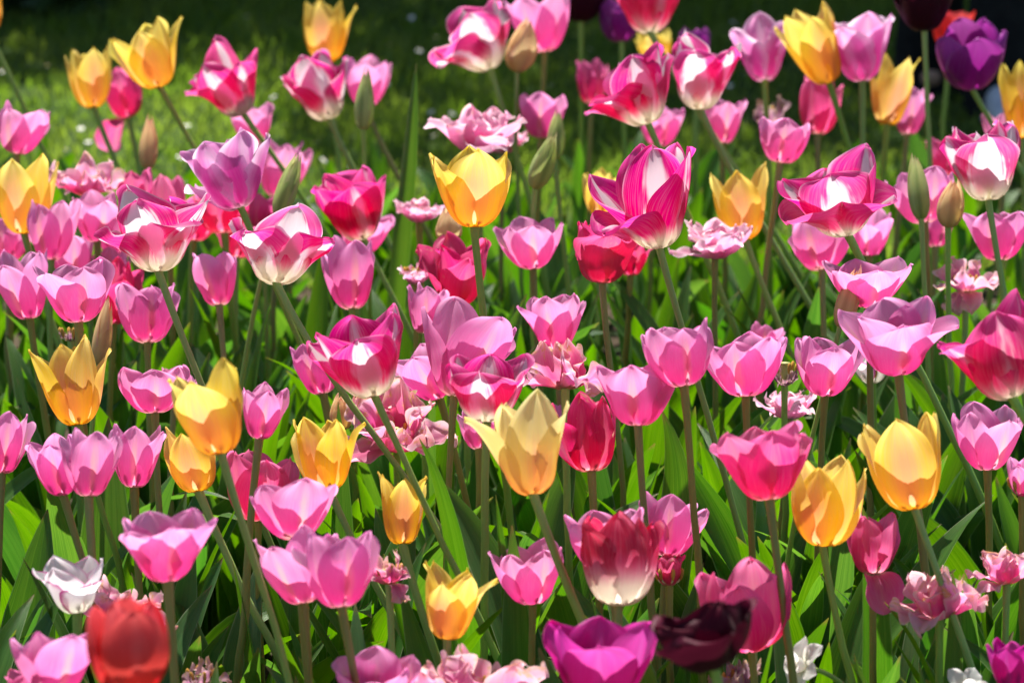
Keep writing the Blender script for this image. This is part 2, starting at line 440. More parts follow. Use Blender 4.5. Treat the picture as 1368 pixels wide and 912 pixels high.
def grass_material():
    T = NT('lawn_grass_blade')
    tc = T.n('ShaderNodeTexCoord')
    nz = T.n('ShaderNodeTexNoise'); nz.inputs['Scale'].default_value = 6.0; nz.inputs['Detail'].default_value = 4
    T.l(tc.outputs['Object'], nz.inputs['Vector'])
    f = T.smooth(nz.outputs[0], 0.35, 0.65)
    cr = T.mix(f, (0.08, 0.14, 0.025), (0.14, 0.18, 0.045))
    ct = T.mix(f, (0.26, 0.46, 0.03), (0.37, 0.54, 0.05))
    return leafy_shader(T, cr, ct, nz.outputs[0], 0.45, 0.5, 0.25, 0.05)
GRASS = grass_material()
V, Fc = blades(100000, (-2.4, 2.4), (BED_BACK - 0.15, 9.4), 0.025, 0.06, 0.005, 3)
g = link('lawn_grass', mesh_from('lawn_grass', V, Fc, GRASS))
tag(g, 'short green lawn grass behind the tulip bed', 'grass', kind='stuff')

def leaf_cloud(centers, radii, n, size, seed, squash=1.0):
    """n leaf-sized folded faces spread through a union of ellipsoid clumps"""
    r = np.random.default_rng(seed)
    centers = np.asarray(centers, float); radii = np.asarray(radii, float)
    w = radii ** 2; w /= w.sum()
    idx = r.choice(len(centers), n, p=w)
    d = r.normal(size=(n, 3)); d /= np.linalg.norm(d, axis=1)[:, None]
    rad = radii[idx] * r.uniform(0.45, 1.08, n) ** 0.6
    p = centers[idx] + d * rad[:, None] * np.array([1, 1, squash])
    a = r.normal(size=(n, 3)); a /= np.linalg.norm(a, axis=1)[:, None]
    b = np.cross(a, r.normal(size=(n, 3))); b /= np.linalg.norm(b, axis=1)[:, None]
    s = size * r.uniform(0.6, 1.3, n)[:, None]
    V = np.stack([p - a * s, p + b * s * 0.45, p + a * s, p - b * s * 0.45], 1).reshape(-1, 3)
    Fc = np.arange(n)[:, None] * 4 + np.array([[0, 1, 2, 3]])
    V = V[:]
    V[:, 2] = np.maximum(V[:, 2], 0.01)
    return V, Fc
def crown_material(name, a, b, t):
    T = NT(name)
    tc = T.n('ShaderNodeTexCoord')
    nz = T.n('ShaderNodeTexNoise'); nz.inputs['Scale'].default_value = 3.0; nz.inputs['Detail'].default_value = 4
    T.l(tc.outputs['Object'], nz.inputs['Vector'])
    f = T.smooth(nz.outputs[0], 0.3, 0.7)
    cr = T.mix(f, a, b); ct = T.mix(f, t, tuple(x * 1.3 for x in t))
    return leafy_shader(T, cr, ct, nz.outputs[0], 0.3, 0.5, 0.3, 0.05)
DARKLEAF = crown_material('evergreen_leaf', (0.02, 0.045, 0.015), (0.04, 0.08, 0.025), (0.06, 0.14, 0.015))
TREELEAF = crown_material('broadleaf', (0.04, 0.09, 0.02), (0.06, 0.12, 0.03), (0.12, 0.26, 0.02))
BARK = plain('bark', (0.09, 0.065, 0.045), 0.9, (0.05, 0.038, 0.03), 20.0, 0.2, 0.01)

def tree(name, x, y, h, trunk_r, clumps, n, size, seed, leafmat, label, cat):
    root = link(name, None, loc=(x, y, 0)); tag(root, label, cat)
    top = h * 0.72
    parts = [tube([(0, 0, -0.02), (0.03, 0, top * .35), (0.0, 0.05, top * .7), (0, 0, top)], [trunk_r * 1.4, trunk_r, trunk_r * .7, trunk_r * .35], 12, False)]
    for c, rr in clumps:
        z0 = min(c[2] * 0.62, top * .9)
        parts.append(tube([(0, 0, z0), (c[0] * .5, c[1] * .5, z0 + (c[2] - z0) * .6), c], [trunk_r * .45, trunk_r * .28, trunk_r * .1], 8, False))
    v, f, u = join_arrays(parts)
    link('trunk', mesh_from('trunk', v, f, BARK, u), root)
    V, Fc = leaf_cloud([c for c, _ in clumps], [r_ for _, r_ in clumps], n, size, seed)
    link('crown', mesh_from('crown', V, Fc, leafmat), root)
    return root

def clump_set(seed, n, cx, cz, rx, rz, rmin, rmax):
    r = random.Random(seed)
    return [((r.uniform(-rx, rx) + cx, r.uniform(-rx, rx) * .6, cz + r.uniform(-rz, rz)), r.uniform(rmin, rmax)) for _ in range(n)]
tree('shade_tree', 0.1, 10.5, 7.4, 0.16, clump_set(2, 15, 0, 6.1, 0.95, 0.5, 0.3, 0.5), 5200, 0.075, 5, TREELEAF,  # added out of view; crown placed to shade the lawn's middle and right
     'unseen tall leafy tree nearer the middle, added to shade the grass', 'tree')
tree('shade_tree', -2.1, 14.2, 6.6, 0.15, clump_set(3, 14, 0, 4.5, 1.7, 1.2, 0.7, 1.1), 9000, 0.10, 6, TREELEAF,  # second tree outside the frame, added for lawn shade
     'unseen leafy tree beyond the lawn on the left, added to shade the grass', 'tree')
# evergreen row added out of view, its height set to shade the far lawn
hr = link('shade_hedge', None, loc=(0, 9.5, 0))
tag(hr, 'long dark evergreen row, unseen, added to shade the far side of the lawn', 'shade_hedge')
hc = [(x, random.uniform(-.15, .15), z) for x in np.arange(-4.5, 4.6, 0.45) for z in (0.4, 1.1, 1.8, 2.5, 3.2, 3.6)]
V, Fc = leaf_cloud(hc, [0.45] * len(hc), 26000, 0.075, 8)
link('foliage', mesh_from('foliage', V, Fc, DARKLEAF), hr)
v, f, u = join_arrays([tube([(x, 0, -.02), (x + .05, .03, 1.2), (x, 0, 2.8)], [.04, .03, .01], 7, False) for x in np.arange(-4.4, 4.5, .8)])
link('stem', mesh_from('stem', v, f, BARK, u), hr)
# low shrub at the top left corner of the lawn
sh = link('shrub', None, loc=(*at_depth(45, 16, 8.3)[:2], 0))
tag(sh, 'low dark shrub on the shaded lawn in the top left corner', 'shrub')
sc_ = [(random.uniform(-.12, .1), random.uniform(-.08, .12), random.uniform(.05, .3)) for _ in range(14)]
V, Fc = leaf_cloud(sc_, [.1] * 14, 1500, .03, 9)
link('foliage', mesh_from('foliage', V, Fc, DARKLEAF), sh)
v, f, u = join_arrays([tube([(0, 0, -.01), (c[0] * .5, c[1] * .5, c[2] * .6), c], [.012, .008, .003], 6, False) for c in sc_])
link('stem', mesh_from('stem', v, f, BARK, u), sh)

# ------------------------------------------------------------------ person standing on the lawn
def skin_part(name, joints, edges, mat, parent, sub=2):
    """joints: x, y, z, radius (, radius2); grows one continuous surface round the edges"""
    me = bpy.data.meshes.new(name)
    me.from_pydata([j[:3] for j in joints], edges, [])
    o = link(name, me, parent)
    o.modifiers.new('skin', 'SKIN').use_smooth_shade = True
    for k, j in enumerate(joints):
        sv = me.skin_vertices[0].data[k]
        sv.radius = (j[3], j[4] if len(j) > 4 else j[3])
        sv.use_root = k == 0
    sb = o.modifiers.new('smooth', 'SUBSURF'); sb.levels = sub; sb.render_levels = sub
    me.materials.append(mat)
    return o

def ellipsoid(c, r, nu=16, nv=10):
    v = []
    for j in range(nv):
        t = math.pi * (j + .02) / (nv - .96)
        for i in range(nu):
            a = 2 * math.pi * i / nu
            v.append((c[0] + r[0] * math.sin(t) * math.cos(a), c[1] + r[1] * math.sin(t) * math.sin(a), c[2] + r[2] * math.cos(t)))
    f = [(j*nu + i, (j+1)*nu + i, (j+1)*nu + (i+1) % nu, j*nu + (i+1) % nu) for j in range(nv-1) for i in range(nu)]
    return np.array(v), np.array(f), np.zeros((len(v), 2))

SKIN = plain('skin', (0.55, 0.33, 0.24), 0.5)
BLACK = plain('black_cloth', (0.010, 0.010, 0.012), 0.85, (0.016, 0.016, 0.018), 40, 0.15)
JACKET = plain('dark_jacket_cloth', (0.03, 0.032, 0.04), 0.85, (0.02, 0.02, 0.026), 40, 0.2)
SHOE = plain('pale_shoe', (0.46, 0.50, 0.56), 0.5, (0.58, 0.62, 0.68), 30)
SOLE = plain('shoe_sole', (0.75, 0.75, 0.74), 0.6)
HAIR = plain('dark_hair', (0.03, 0.02, 0.015), 0.5, (0.05, 0.03, 0.02), 80)
gx, gy = at_depth(1293, 158, depth_for_z(158, 0))[:2]
pers = link('person', None, loc=(gx, gy, 0))
tag(pers, 'person in black trousers and pale shoes standing on the lawn behind the dark purple tulip', 'person')
bj = [(0, .02, .95, .13, .095), (0, .02, 1.12, .125, .09), (0, .01, 1.30, .155, .10), (0, .01, 1.42, .09, .07), (0, 0, 1.50, .052), (0, -.01, 1.57, .065, .075), (0, -.012, 1.66, .074, .092), (0, 0, 1.735, .05, .06)]
be = [(i, i + 1) for i in range(7)]
for sx in (-1, 1):
    o = len(bj)
    bj += [(sx*.085, .02, .86, .080), (sx*.070, .015, .50, .052), (sx*.058, .03 + (.16 if sx < 0 else 0), .10, .036), (sx*.056, -.05 + (.16 if sx < 0 else 0), .032, .024)]
    be += [(0, o), (o, o+1), (o+1, o+2), (o+2, o+3)]
    o = len(bj)
    bj += [(sx*.185, .01, 1.40, .05), (sx*.235, .03, 1.12, .038), (sx*.235, -.03, .88, .026), (sx*.235, -.05, .80, .032, .018)]
    be += [(3, o), (o, o+1), (o+1, o+2), (o+2, o+3)]
    for q, (dx, ln) in enumerate(((-.024, .07), (-.008, .085), (.008, .08), (.022, .065))):
        p = len(bj)
        bj += [(sx*.235 + dx, -.055, .765, .009), (sx*.235 + dx, -.065, .765 - ln * .55, .0085), (sx*.235 + dx, -.058, .765 - ln, .007)]
        be += [(o+3, p), (p, p+1), (p+1, p+2)]
    p = len(bj)
    bj += [(sx*.205, -.075, .795, .010), (sx*.198, -.092, .765, .008)]
    be += [(o+3, p), (p, p+1)]
body = skin_part('body', bj, be, SKIN, pers)
tj, te = [(0, .02, .97, .145, .11)], []
for sx in (-1, 1):
    bk = .16 if sx < 0 else 0
    o = len(tj)
    tj += [(sx*.09, .02, .84, .098), (sx*.072, .012, .50, .074), (sx*.056, .02 + bk * .6, .25, .062), (sx*.056, .015 + bk, .07, .064, .07), (sx*.056, .012 + bk, -.12 if sx < 0 else -.04, .066, .075)]
    te += [(0, o), (o, o+1), (o+1, o+2), (o+2, o+3), (o+3, o+4)]
skin_part('trousers', tj, te, BLACK, pers)
kj = [(0, .02, .94, .155, .12), (0, .02, 1.14, .15, .115), (0, .01, 1.31, .18, .125), (0, .01, 1.43, .10, .085), (0, 0, 1.475, .066)]
ke = [(0, 1), (1, 2), (2, 3), (3, 4)]
for sx in (-1, 1):
    o = len(kj)
    kj += [(sx*.19, .01, 1.41, .065), (sx*.24, .03, 1.13, .052), (sx*.24, -.025, .87, .042)]
    ke += [(3, o), (o, o+1), (o+1, o+2)]
skin_part('jacket', kj, ke, JACKET, pers)
for sx in (-1, 1):
    bk = .16 if sx < 0 else 0
    bk = bk * 1.75
    s_ = skin_part('shoe', [(sx*.056, .05 + bk, .045, .032, .040), (sx*.056, -.03 + bk, .042, .034, .036), (sx*.058, -.09 + bk, .030, .036, .026), (sx*.06, -.135 + bk, .022, .026, .018)], [(0, 1), (1, 2), (2, 3)], SHOE, pers)
    v, f, u = ellipsoid((sx*.058, -.05 + bk, .008), (.040, .120, .012))
    link('sole', mesh_from('sole', v, f, SOLE, u), s_)
v, f, u = join_arrays([ellipsoid((0, .012, 1.70), (.086, .100, .095)), ellipsoid((0, .06, 1.62), (.078, .055, .11))])
link('hair', mesh_from('hair', v, f, HAIR, u), pers)
v, f, u = ellipsoid((0, -.107, 1.625), (.014, .02, .024), 10, 7); link('nose', mesh_from('nose', v, f, SKIN, u), pers)
LIP = plain('lips', (0.5, 0.2, 0.17), 0.5); EYE = plain('eye_dark', (0.08, 0.05, 0.04), 0.3)
v, f, u = ellipsoid((0, -.098, 1.578), (.024, .008, .006), 12, 7); link('mouth', mesh_from('mouth', v, f, LIP, u), pers)
for sx in (-1, 1):
    v, f, u = ellipsoid((sx*.030, -.094, 1.650), (.012, .007, .006), 10, 7); link('eye', mesh_from('eye', v, f, EYE, u), pers)
    v, f, u = ellipsoid((sx*.078, 0, 1.635), (.010, .02, .032), 10, 7); link('ear', mesh_from('ear', v, f, SKIN, u), pers)


# ------------------------------------------------------------------ tulips
ANG_V = np.array([0, .10, .28, .58, .84, 1.0])
# petal profile: angle away from the flower's axis along the petal; width factor; tip: round or pointed
KINDS = {
 #       angles                      k    tip    nominal width  wave  jitter
 'Y': ([96, 58, 24, 8, 4, 12],      0.80, 'point', .074, .05, 5),
 'C': ([96, 62, 32, 18, 14, 30],    0.82, 'point', .080, .07, 7),
 'P': ([98, 64, 32, 16, 10, 3],     0.80, 'round', .070, .05, 5),
 'B': ([98, 74, 46, 32, 28, 20],    0.92, 'round', .088, .08, 8),
 'L': ([98, 70, 40, 26, 24, 22],    0.86, 'round', .080, .10, 10),
 'R': ([98, 62, 28, 10, 4, -4],     0.84, 'round', .074, .08, 7),
 'K': ([98, 64, 28, 12, 8, 6],      0.80, 'round', .078, .16, 13),
 'X': ([98, 70, 26, 6, 0, 0],       0.92, 'round', .074, .14, 10),
 'M': ([98, 66, 30, 14, 12, 10],    0.88, 'round', .088, .06, 6),
 'V': ([98, 70, 30, 8, 0, -14],     0.92, 'round', .080, .06, 6),
 'D': ([98, 74, 40, 18, 10, -10],   0.98, 'round', .078, .14, 9),
 'Q': ([98, 66, 22, -2, -12, -26],  1.05, 'round', .062, .03, 3),
 'W': ([98, 64, 38, 28, 24, 10],    0.80, 'point', .062, .06, 8),
 'F': ([92, 66, 46, 38, 40, 60],    0.62, 'round', .074, .30, 24),
 'G': ([92, 72, 55, 47, 44, 42],    0.56, 'round', .078, .16, 18),
 'H': ([92, 60, 40, 30, 30, 50],    0.55, 'point', .060, .35, 26),
 'U': ([92, 52, 14, -5, -13, -7],   1.18, 'bud', .022, .02, 1.5),
 'E': ([92, 54, 16, -6, -14, -10],  1.18, 'bud', .026, .02, 1.5),
}
def wshape(tip, v):
    v = np.asarray(v, float)
    if tip == 'round':
        lo = .34 + .66 * np.sin(np.pi / 2 * np.clip(v / .5, 0, 1)) ** 1.1
        hi = np.clip(1 - np.clip((v - .5) / .5, 0, 1) ** 2.05, 0, 1) ** .62
    elif tip in ('point', 'lily'):
        lo = .34 + .66 * np.sin(np.pi / 2 * np.clip(v / .48, 0, 1)) ** 1.1
        x = np.clip((v - .48) / .52, 0, 1)
        hi = np.clip(1 - x ** 2.0, 0, 1) ** .88 if tip == 'point' else np.cos(np.pi / 2 * x) ** 1.05 * (1 - .10 * np.sin(np.pi * x))
    else:
        lo = .42 + .58 * np.sin(np.pi / 2 * np.clip(v / .36, 0, 1))
        hi = np.cos(np.pi / 2 * np.clip((v - .36) / .64, 0, 1)) ** 1.15
    return np.maximum(np.where(v < {'round': .5, 'point': .48, 'lily': .48, 'bud': .36}[tip], lo, hi), .012)
NU, NV = 15, 25
PU = np.linspace(-1, 1, NU)
PV = 1 - (1 - np.linspace(0, 1, NV)) ** 1.7
PF = grid_faces(NU, NV)
PUV = np.stack([np.tile((PU + 1) / 2, NV), np.repeat(PV, NU)], 1)

def profile(ang):
    vv = np.linspace(0, 1, 90)
    a = np.radians(np.interp(vv, ANG_V, ang))
    a = np.convolve(np.pad(a, 5, mode='edge'), np.ones(11) / 11, 'valid')
    r = np.concatenate([[0], np.cumsum(np.sin(a[:-1]))]) / 89
    z = np.concatenate([[0], np.cumsum(np.cos(a[:-1]))]) / 89
    return np.interp(PV, vv, r), np.interp(PV, vv, z), np.interp(PV, vv, a)

IN_W = .96
def petal_verts(rg, ang, sr, sz, rmax, k, tip, phi, wave, inner, r0, lscale=1.0, rscale=1.0, crease=0.05, twist=0.0):
    r, z, a = profile(ang)
    r = r0 + r * sr * rscale
    z = z * sz * lscale
    hw = wshape(tip, PV) * (np.clip(.72 + .4 * PV / .5, 0, 1) if inner and tip != 'bud' else 1.0) * k * rmax * (IN_W if inner and tip != 'bud' else 1.0) * rg.uniform(.94, 1.06)
    # tangent of the stretched profile -> inward normal in the (r, z) plane
    tr, tz = np.gradient(r), np.gradient(z)
    ln = np.hypot(tr, tz) + 1e-9
    nr, nz = -tz / ln, tr / ln                      # pointing towards the axis
    rc = np.maximum(r * .95, 0.58 * rmax)
    t = PU[None, :] * (hw / rc)[:, None]
    lat = rc[:, None] * np.sin(t)
    dep = rc[:, None] * (1 - np.cos(t))
    ph1, ph2 = rg.uniform(0, 6.28, 2)
    fr = rg.uniform(5, 9)
    env = (np.abs(PU)[None, :] ** 2.2) * np.clip(PV * 1.6 - .3, 0, 1)[:, None]
    dep = dep + rmax * wave * env * (np.sin(fr * PV + ph1)[:, None] + .6 * np.sin(2.3 * fr * PV[:, None] + ph2 + 2 * PU[None, :]))
    dep = dep + rmax * crease * np.exp(-(PU / .13) ** 2)[None, :] * np.clip(1.2 - PV, .3, 1)[:, None]
    dep = dep + rmax * (.018 + .12 * wave) * np.sin(PU * rg.uniform(5, 9) + ph2)[None, :] * np.clip(PV * 1.4 - .2, 0, 1)[:, None]
    # rim: small scallops so the top edge is not a perfect curve
    sc = 1 + wave * .35 * np.sin(PU * rg.uniform(4, 7) + rg.uniform(0, 6))[None, :] * np.clip(PV * 3 - 2, 0, 1)[:, None]
    zz = z[:, None] * sc + nz[:, None] * dep
    rr = r[:, None] + nr[:, None] * dep
    if twist:
        lat2 = lat * np.cos(twist * PV)[:, None]; rr = rr + lat * np.sin(twist * PV)[:, None]; lat = lat2
    c, s = math.cos(phi), math.sin(phi)
    X = rr * c - lat * s
    Y = rr * s + lat * c
    return np.stack([X, Y, zz], -1).reshape(-1, 3)

LV_N, LU_N = 18, 7
LU = np.linspace(-1, 1, LU_N)
LVv = np.linspace(0, 1, LV_N)
LF = grid_faces(LU_N, LV_N)
LUV = np.stack([np.tile((LU + 1) / 2, LV_N), np.repeat(LVv, LU_N)], 1)
LW = np.interp(LVv, [0, .1, .3, .5, .7, .85, .95, 1], [.45, .62, .92, 1.0, .82, .5, .2, .02])

def leaf_verts(rg, foot, az, L, hw, a0, a1, fold=0.5, wave=.12, twist=0.0, side=0.0):
    """foot: start point; az: heading; a0/a1: lean from vertical at foot and tip (radians)"""
    a = a0 + (a1 - a0) * LVv ** rg.uniform(1.5, 2.6)
    ds = L / (LV_N - 1)
    rad = np.concatenate([[0], np.cumsum(np.sin(a[:-1]) * ds)])
    z = np.concatenate([[0], np.cumsum(np.cos(a[:-1]) * ds)])
    h = np.array([math.cos(az), math.sin(az), 0]); s = np.array([-math.sin(az), math.cos(az), 0])
    sw = side * LVv ** 2 * L
    C = foot + rad[:, None] * h + sw[:, None] * s + z[:, None] * np.array([0, 0, 1.0])
    nrm = -np.cos(a)[:, None] * h + np.sin(a)[:, None] * np.array([0, 0, 1.0])   # upper (inner) side
    tw = twist * LVv
    S_ = np.cos(tw)[:, None] * s + np.sin(tw)[:, None] * nrm
    N_ = -np.sin(tw)[:, None] * s + np.cos(tw)[:, None] * nrm
    w = hw * LW
    fo = fold * (1 - .55 * LVv)
    ph, fr = rg.uniform(0, 6.28), rg.uniform(6, 12)
    lift = np.abs(LU)[None, :] ** 1.4 * (w * fo)[:, None] + (np.abs(LU) ** 2)[None, :] * (w * wave)[:, None] * np.sin(fr * LVv[:, None] + ph + 1.3 * np.sign(LU)[None, :])
    P = C[:, None, :] + (LU[None, :, None] * (w * np.sqrt(np.clip(1 - .5 * fo ** 2, .3, 1)))[:, None, None]) * S_[:, None, :] + lift[:, :, None] * N_[:, None, :]
    return P.reshape(-1, 3)

def bez(p0, p1, p2, p3, n):
    t = np.linspace(0, 1, n)[:, None]
    return (1-t)**3*p0 + 3*(1-t)**2*t*p1 + 3*(1-t)*t*t*p2 + t**3*p3

GROUPS = {'Y': 'yellow tulips', 'C': 'yellow tulips', 'P': 'pink tulips', 'B': 'magenta and white tulips', 'Z': 'yellow tulips', 'L': 'magenta and white tulips', 'J': 'magenta and white tulips', 'S': 'magenta and white tulips',
          'R': 'rose tulips', 'K': 'crimson tulips', 'X': 'crimson tulips', 'M': 'purple tulips', 'V': 'purple tulips', 'D': 'maroon tulips',
          'Q': 'red tulips', 'W': 'white tulips', 'F': 'faded tulips', 'G': 'double pink tulips', 'H': 'faded tulips',
          'U': 'tulip buds', 'E': 'tulip buds'}
KINDS['J'] = ([98, 76, 52, 40, 36, 30], .90, 'round', .088, .12, 11); KINDS['Z'] = ([96, 56, 18, 4, 12, 42], .80, 'lily', .072, .05, 4); KINDS['S'] = KINDS['B']
PLANTS = []
def T(kind, bx, by, tx, ty, w, label, stem=None, lean=None, phi=None, zr=(.42, .50), d=None, ang=None, leaves=None, brown=None,
      droop=None, k=None, flare=None, shift=0.0, pod=False, jit=None, headless=False):
    i = len(PLANTS)
    rg = np.random.default_rng(1000 + i)
    A, kk, tip, nom, wave, jt = KINDS[kind]
    A = np.array(ang if ang is not None else A, float)
    if k: kk = k
    if jit is not None: jt = jit
    # distance: from the flower's size, kept where the head stands at a plausible height above the soil
    dd = F_PX * nom / w if d is None else d
    if d is None:
        d_lo, d_hi = depth_for_z(by, zr[1]), depth_for_z(by, zr[0])
        dd = min(max(dd, d_lo), d_hi)
    dd += shift
    s = F_PX / dd
    if kind not in 'UEFGHQ': w = w * 1.08; tx, ty = bx + (tx - bx) * 1.06, by + (ty - by) * 1.06
    base = at_depth(bx, by, dd)
    if lean is None: lean = rg.normal(.0, .13)
    hpx = math.hypot(tx - bx, by - ty)
    axis = RIGHT * (tx - bx) / hpx + UP * (by - ty) / hpx - FWD * lean
    axis /= np.linalg.norm(axis)
    h = hpx / s * (1 - .12 * max(0, lean)); wm = w / s
    # frame: x axis of the head points to the camera side
    X = -FWD - axis * np.dot(-FWD, axis); X /= np.linalg.norm(X)
    Y = np.cross(axis, X)
    M = Matrix([[X[0], Y[0], axis[0]], [X[1], Y[1], axis[1]], [X[2], Y[2], axis[2]]])
    # foot of the stem
    if stem is None:
        slope = (bx - tx) / max(10, by - ty) * .5 + rg.uniform(-.05, .05)
    else:
        slope = (stem[0] - bx) / max(8.0, stem[1] - by)
    slope = max(-.75, min(.75, slope))
    z0 = base[2]
    foot = np.array([base[0] + slope * z0 * .72, base[1] + rg.uniform(-.02, .03) + lean * .03, 0.012])
    root = link('tulip' if kind not in 'UE' else 'tulip_bud', None, loc=foot)
    tag(root, label, 'tulip' if kind not in 'UE' else 'tulip bud', GROUPS[kind])
    bl = base - foot
    rr0 = 0.0029 if kind in 'UE' else 0.0037
    td = np.array([slope, -axis[1] * .5, -1.0]); td /= np.linalg.norm(td)
    td = td * .75 - axis * .25
    pts = bez(bl + axis * .002, bl + td * z0 * .36, np.array([slope * z0 * -.10, 0, z0 * .36]), np.array([0, 0, -.03]), 18)
    pts[2:-2, :2] += np.cumsum(rg.normal(0, .0011, (14, 2)), axis=0) * np.sin(np.linspace(0, np.pi, 14))[:, None]
    rvar = 1 + .05 * np.sin(np.linspace(0, 9, 18) + rg.uniform(0, 6)); rvar[:2] *= np.array([1.28, 1.08])
    if brown is None: brown = kind in 'PRKGX' and rg.random() < .75
    link('stem', tube_mesh('stem', pts, np.linspace(rr0 * .92, rr0 * 1.2, 18) * rvar * rg.uniform(.9, 1.1), STEM_RED if brown else STEM), root)
    hl = Vector(bl); eul = M.to_euler()
    # petals
    if kind in 'UE':                               # close the bud: bend the upper part in until the tips meet
        lo_, hi_ = .2, 4.0
        for _ in range(24):
            c_ = (lo_ + hi_) / 2
            r_ = profile(np.concatenate([A[:3], A[3:] * c_]))[0]
            if r_[-1] > .10 * r_.max(): lo_ = c_
            else: hi_ = c_
        A = np.concatenate([A[:3], A[3:] * c_])
    r_, z_, _ = profile(A)
    sz = h / z_.max(); r0 = rr0 * .8
    sr = max(.3 * sz, (wm / 2 - r0) / max(r_.max(), 1e-3) * (1.0 if kind in 'UEQ' else .97))
    if kind in 'FGH': sz = sr = wm * .56 / r_.max()
    rmax = wm / 2 if kind not in 'FGH' else wm / 2 * .8
    mo, mi = PM[kind + 'o'], PM[kind + 'i']
    if phi is None: phi = rg.uniform(-.5, .5)
    if kind in 'FGH':
        nP = {'F': 13, 'G': 20, 'H': 8}[kind]
        spec = [(2 * math.pi * (q * .382) + phi, q % 2) for q in range(nP)]
    else:
        spec = [(phi + 2 * math.pi * q / 3 + (math.pi / 3 if inn else 0), inn) for inn in (0, 1) for q in range(3)]
    if headless: spec = []
    for q, (p, inn) in enumerate(spec):
        a = A + np.array([0, .3, .7, 1, 1.3, 1.8]) * rg.normal(0, jt)
        if kind not in 'UE': a[-1] += rg.normal(0, 9 if kind in 'YZCQ' else 17); a[-2] += rg.normal(0, 5)
        ls = rg.uniform(.90, 1.06) * (1.0 if not inn or kind in 'FGH' else 1.03)
        rs = (.90 if inn else 1.0) * rg.uniform(.96, 1.04)
        tw = rg.normal(0, .13) if kind not in 'UE' else 0.0
        if kind in 'FH': tw = rg.normal(0, .7); ls = rg.uniform(.65, 1.1); a[-2:] += rg.normal(0, 30)
        if kind == 'G':
            f_ = q / 19.0
            a = a * (1.1 - .7 * f_); ls = rs = 1 - .5 * f_
        if flare and q in flare:
            a = a + np.array([0, 0, .1, .5, 1.0, 1.3]) * flare[q]
        if droop and q in droop:
            a = np.array([100, 110, 125, 140, 150, 160.]); rs = .5; ls = .8; tw = .5
        vv = petal_verts(rg, a, sr, sz, rmax, kk, tip, p + rg.normal(0, .05), wave, inn, r0 * (1.0 if not inn else .8), ls, rs, twist=tw,
                         crease=.06 if kind not in 'UE' else .0)
        link('petal', mesh_from('petal', vv, PF, mi if inn else mo, PUV), root, hl, eul)
    if kind not in 'UE':
        hh = h * (.38 if kind != 'H' else .5)
        v, f, u = join_arrays([tube([(0, 0, 0), (0, 0, hh * .5), (0, 0, hh * .85)], [.0035, .0042, .0032], 9, False),
                               tube([(0, 0, hh * .84), (0, 0, hh * .9), (0, 0, hh * .97), (0, 0, hh)], [.003, .0058, .0055, .001], 9, False)])
        link('pistil', mesh_from('pistil', v, f, PISTIL, u), root, hl, eul)
        for q in range(6):
            t = q * math.pi / 3 + .3
            c_, s_ = math.cos(t), math.sin(t)
            e = np.array([c_ * .011, s_ * .011, hh * .62])
            st = link('stamen', tube_mesh('stamen', [(c_ * .004, s_ * .004, .002), (c_ * .009, s_ * .009, hh * .35), e], [.0012, .001, .0008], FILAMENT, 6), root, hl, eul)
            link('anther', tube_mesh('anther', [e - (0, 0, .002), e + (c_ * .001, s_ * .001, .003), e + (c_ * .002, s_ * .002, .008), e + (c_ * .002, s_ * .002, .010)], [.0006, .0021, .0019, .0004], ANTHER, 7), st)
    # leaves: two or three from the foot, each its own
    nl = 3 if kind not in 'UE' else 2
    if rg.random() < .35: nl += 1
    az0 = rg.uniform(0, 6.28)
    for q in range(nl):
        az = az0 + q * 2.2 + rg.normal(0, .3)
        L = rg.uniform(.27, .42) * (1 if dd < 4.9 else .75) * (1 - .12 * q) * min(1.1, z0 / .45)
        hw = rg.uniform(.018, .034) * (1 - .12 * q)
        vv = leaf_verts(rg, np.array([math.cos(az) * .006, math.sin(az) * .006, -.01 + .03 * q]), az, L, hw, rg.uniform(.08, .3), rg.uniform(.15, 1.0) if rg.random() < .8 else rg.uniform(1.2, 2.2),
                        rg.uniform(.35, .8), rg.uniform(.05, .28), rg.normal(0, .7), rg.normal(0, .12))
        link('leaf', mesh_from('leaf', vv, LF, LEAF_BLUE if rg.random() < .25 else LEAF, LUV), root)
    # leaves the photograph shows clearly: (tip x, tip y, foot x, foot y, half width px, facing)
    for (x1, y1, x0, y0, hwp, face) in (leaves or []):
        p1, p0 = at_depth(x1, y1, dd) - foot, at_depth(x0, y0, dd) - foot
        Cc = bez(np.array([0, 0, -.01]), np.array([p0[0] * .2, 0, p0[2] * .55]), p0 + (p1 - p0) * .25, p1, LV_N)
        tg = np.gradient(Cc, axis=0); tg /= np.linalg.norm(tg, axis=1)[:, None]
        sd = np.cross(tg, FWD); sd /= np.linalg.norm(sd, axis=1)[:, None]
        nr = np.cross(sd, tg)
        S_ = sd * math.cos(face) + nr * math.sin(face); N_ = -sd * math.sin(face) + nr * math.cos(face)
        w_ = hwp / s * LW
        lift = np.abs(LU)[None, :] ** 1.4 * (w_ * .45)[:, None] + (LU ** 2)[None, :] * (w_ * .12)[:, None] * np.sin(9 * LVv[:, None] + i)
        vv = (Cc[:, None, :] + LU[None, :, None] * w_[:, None, None] * S_[:, None, :] + lift[:, :, None] * N_[:, None, :]).reshape(-1, 3)
        link('leaf', mesh_from('leaf', vv, LF, LEAF, LUV), root)
    PLANTS.append((kind, bx, by, dd, tuple(base), tuple(foot), label, wm))
    return root

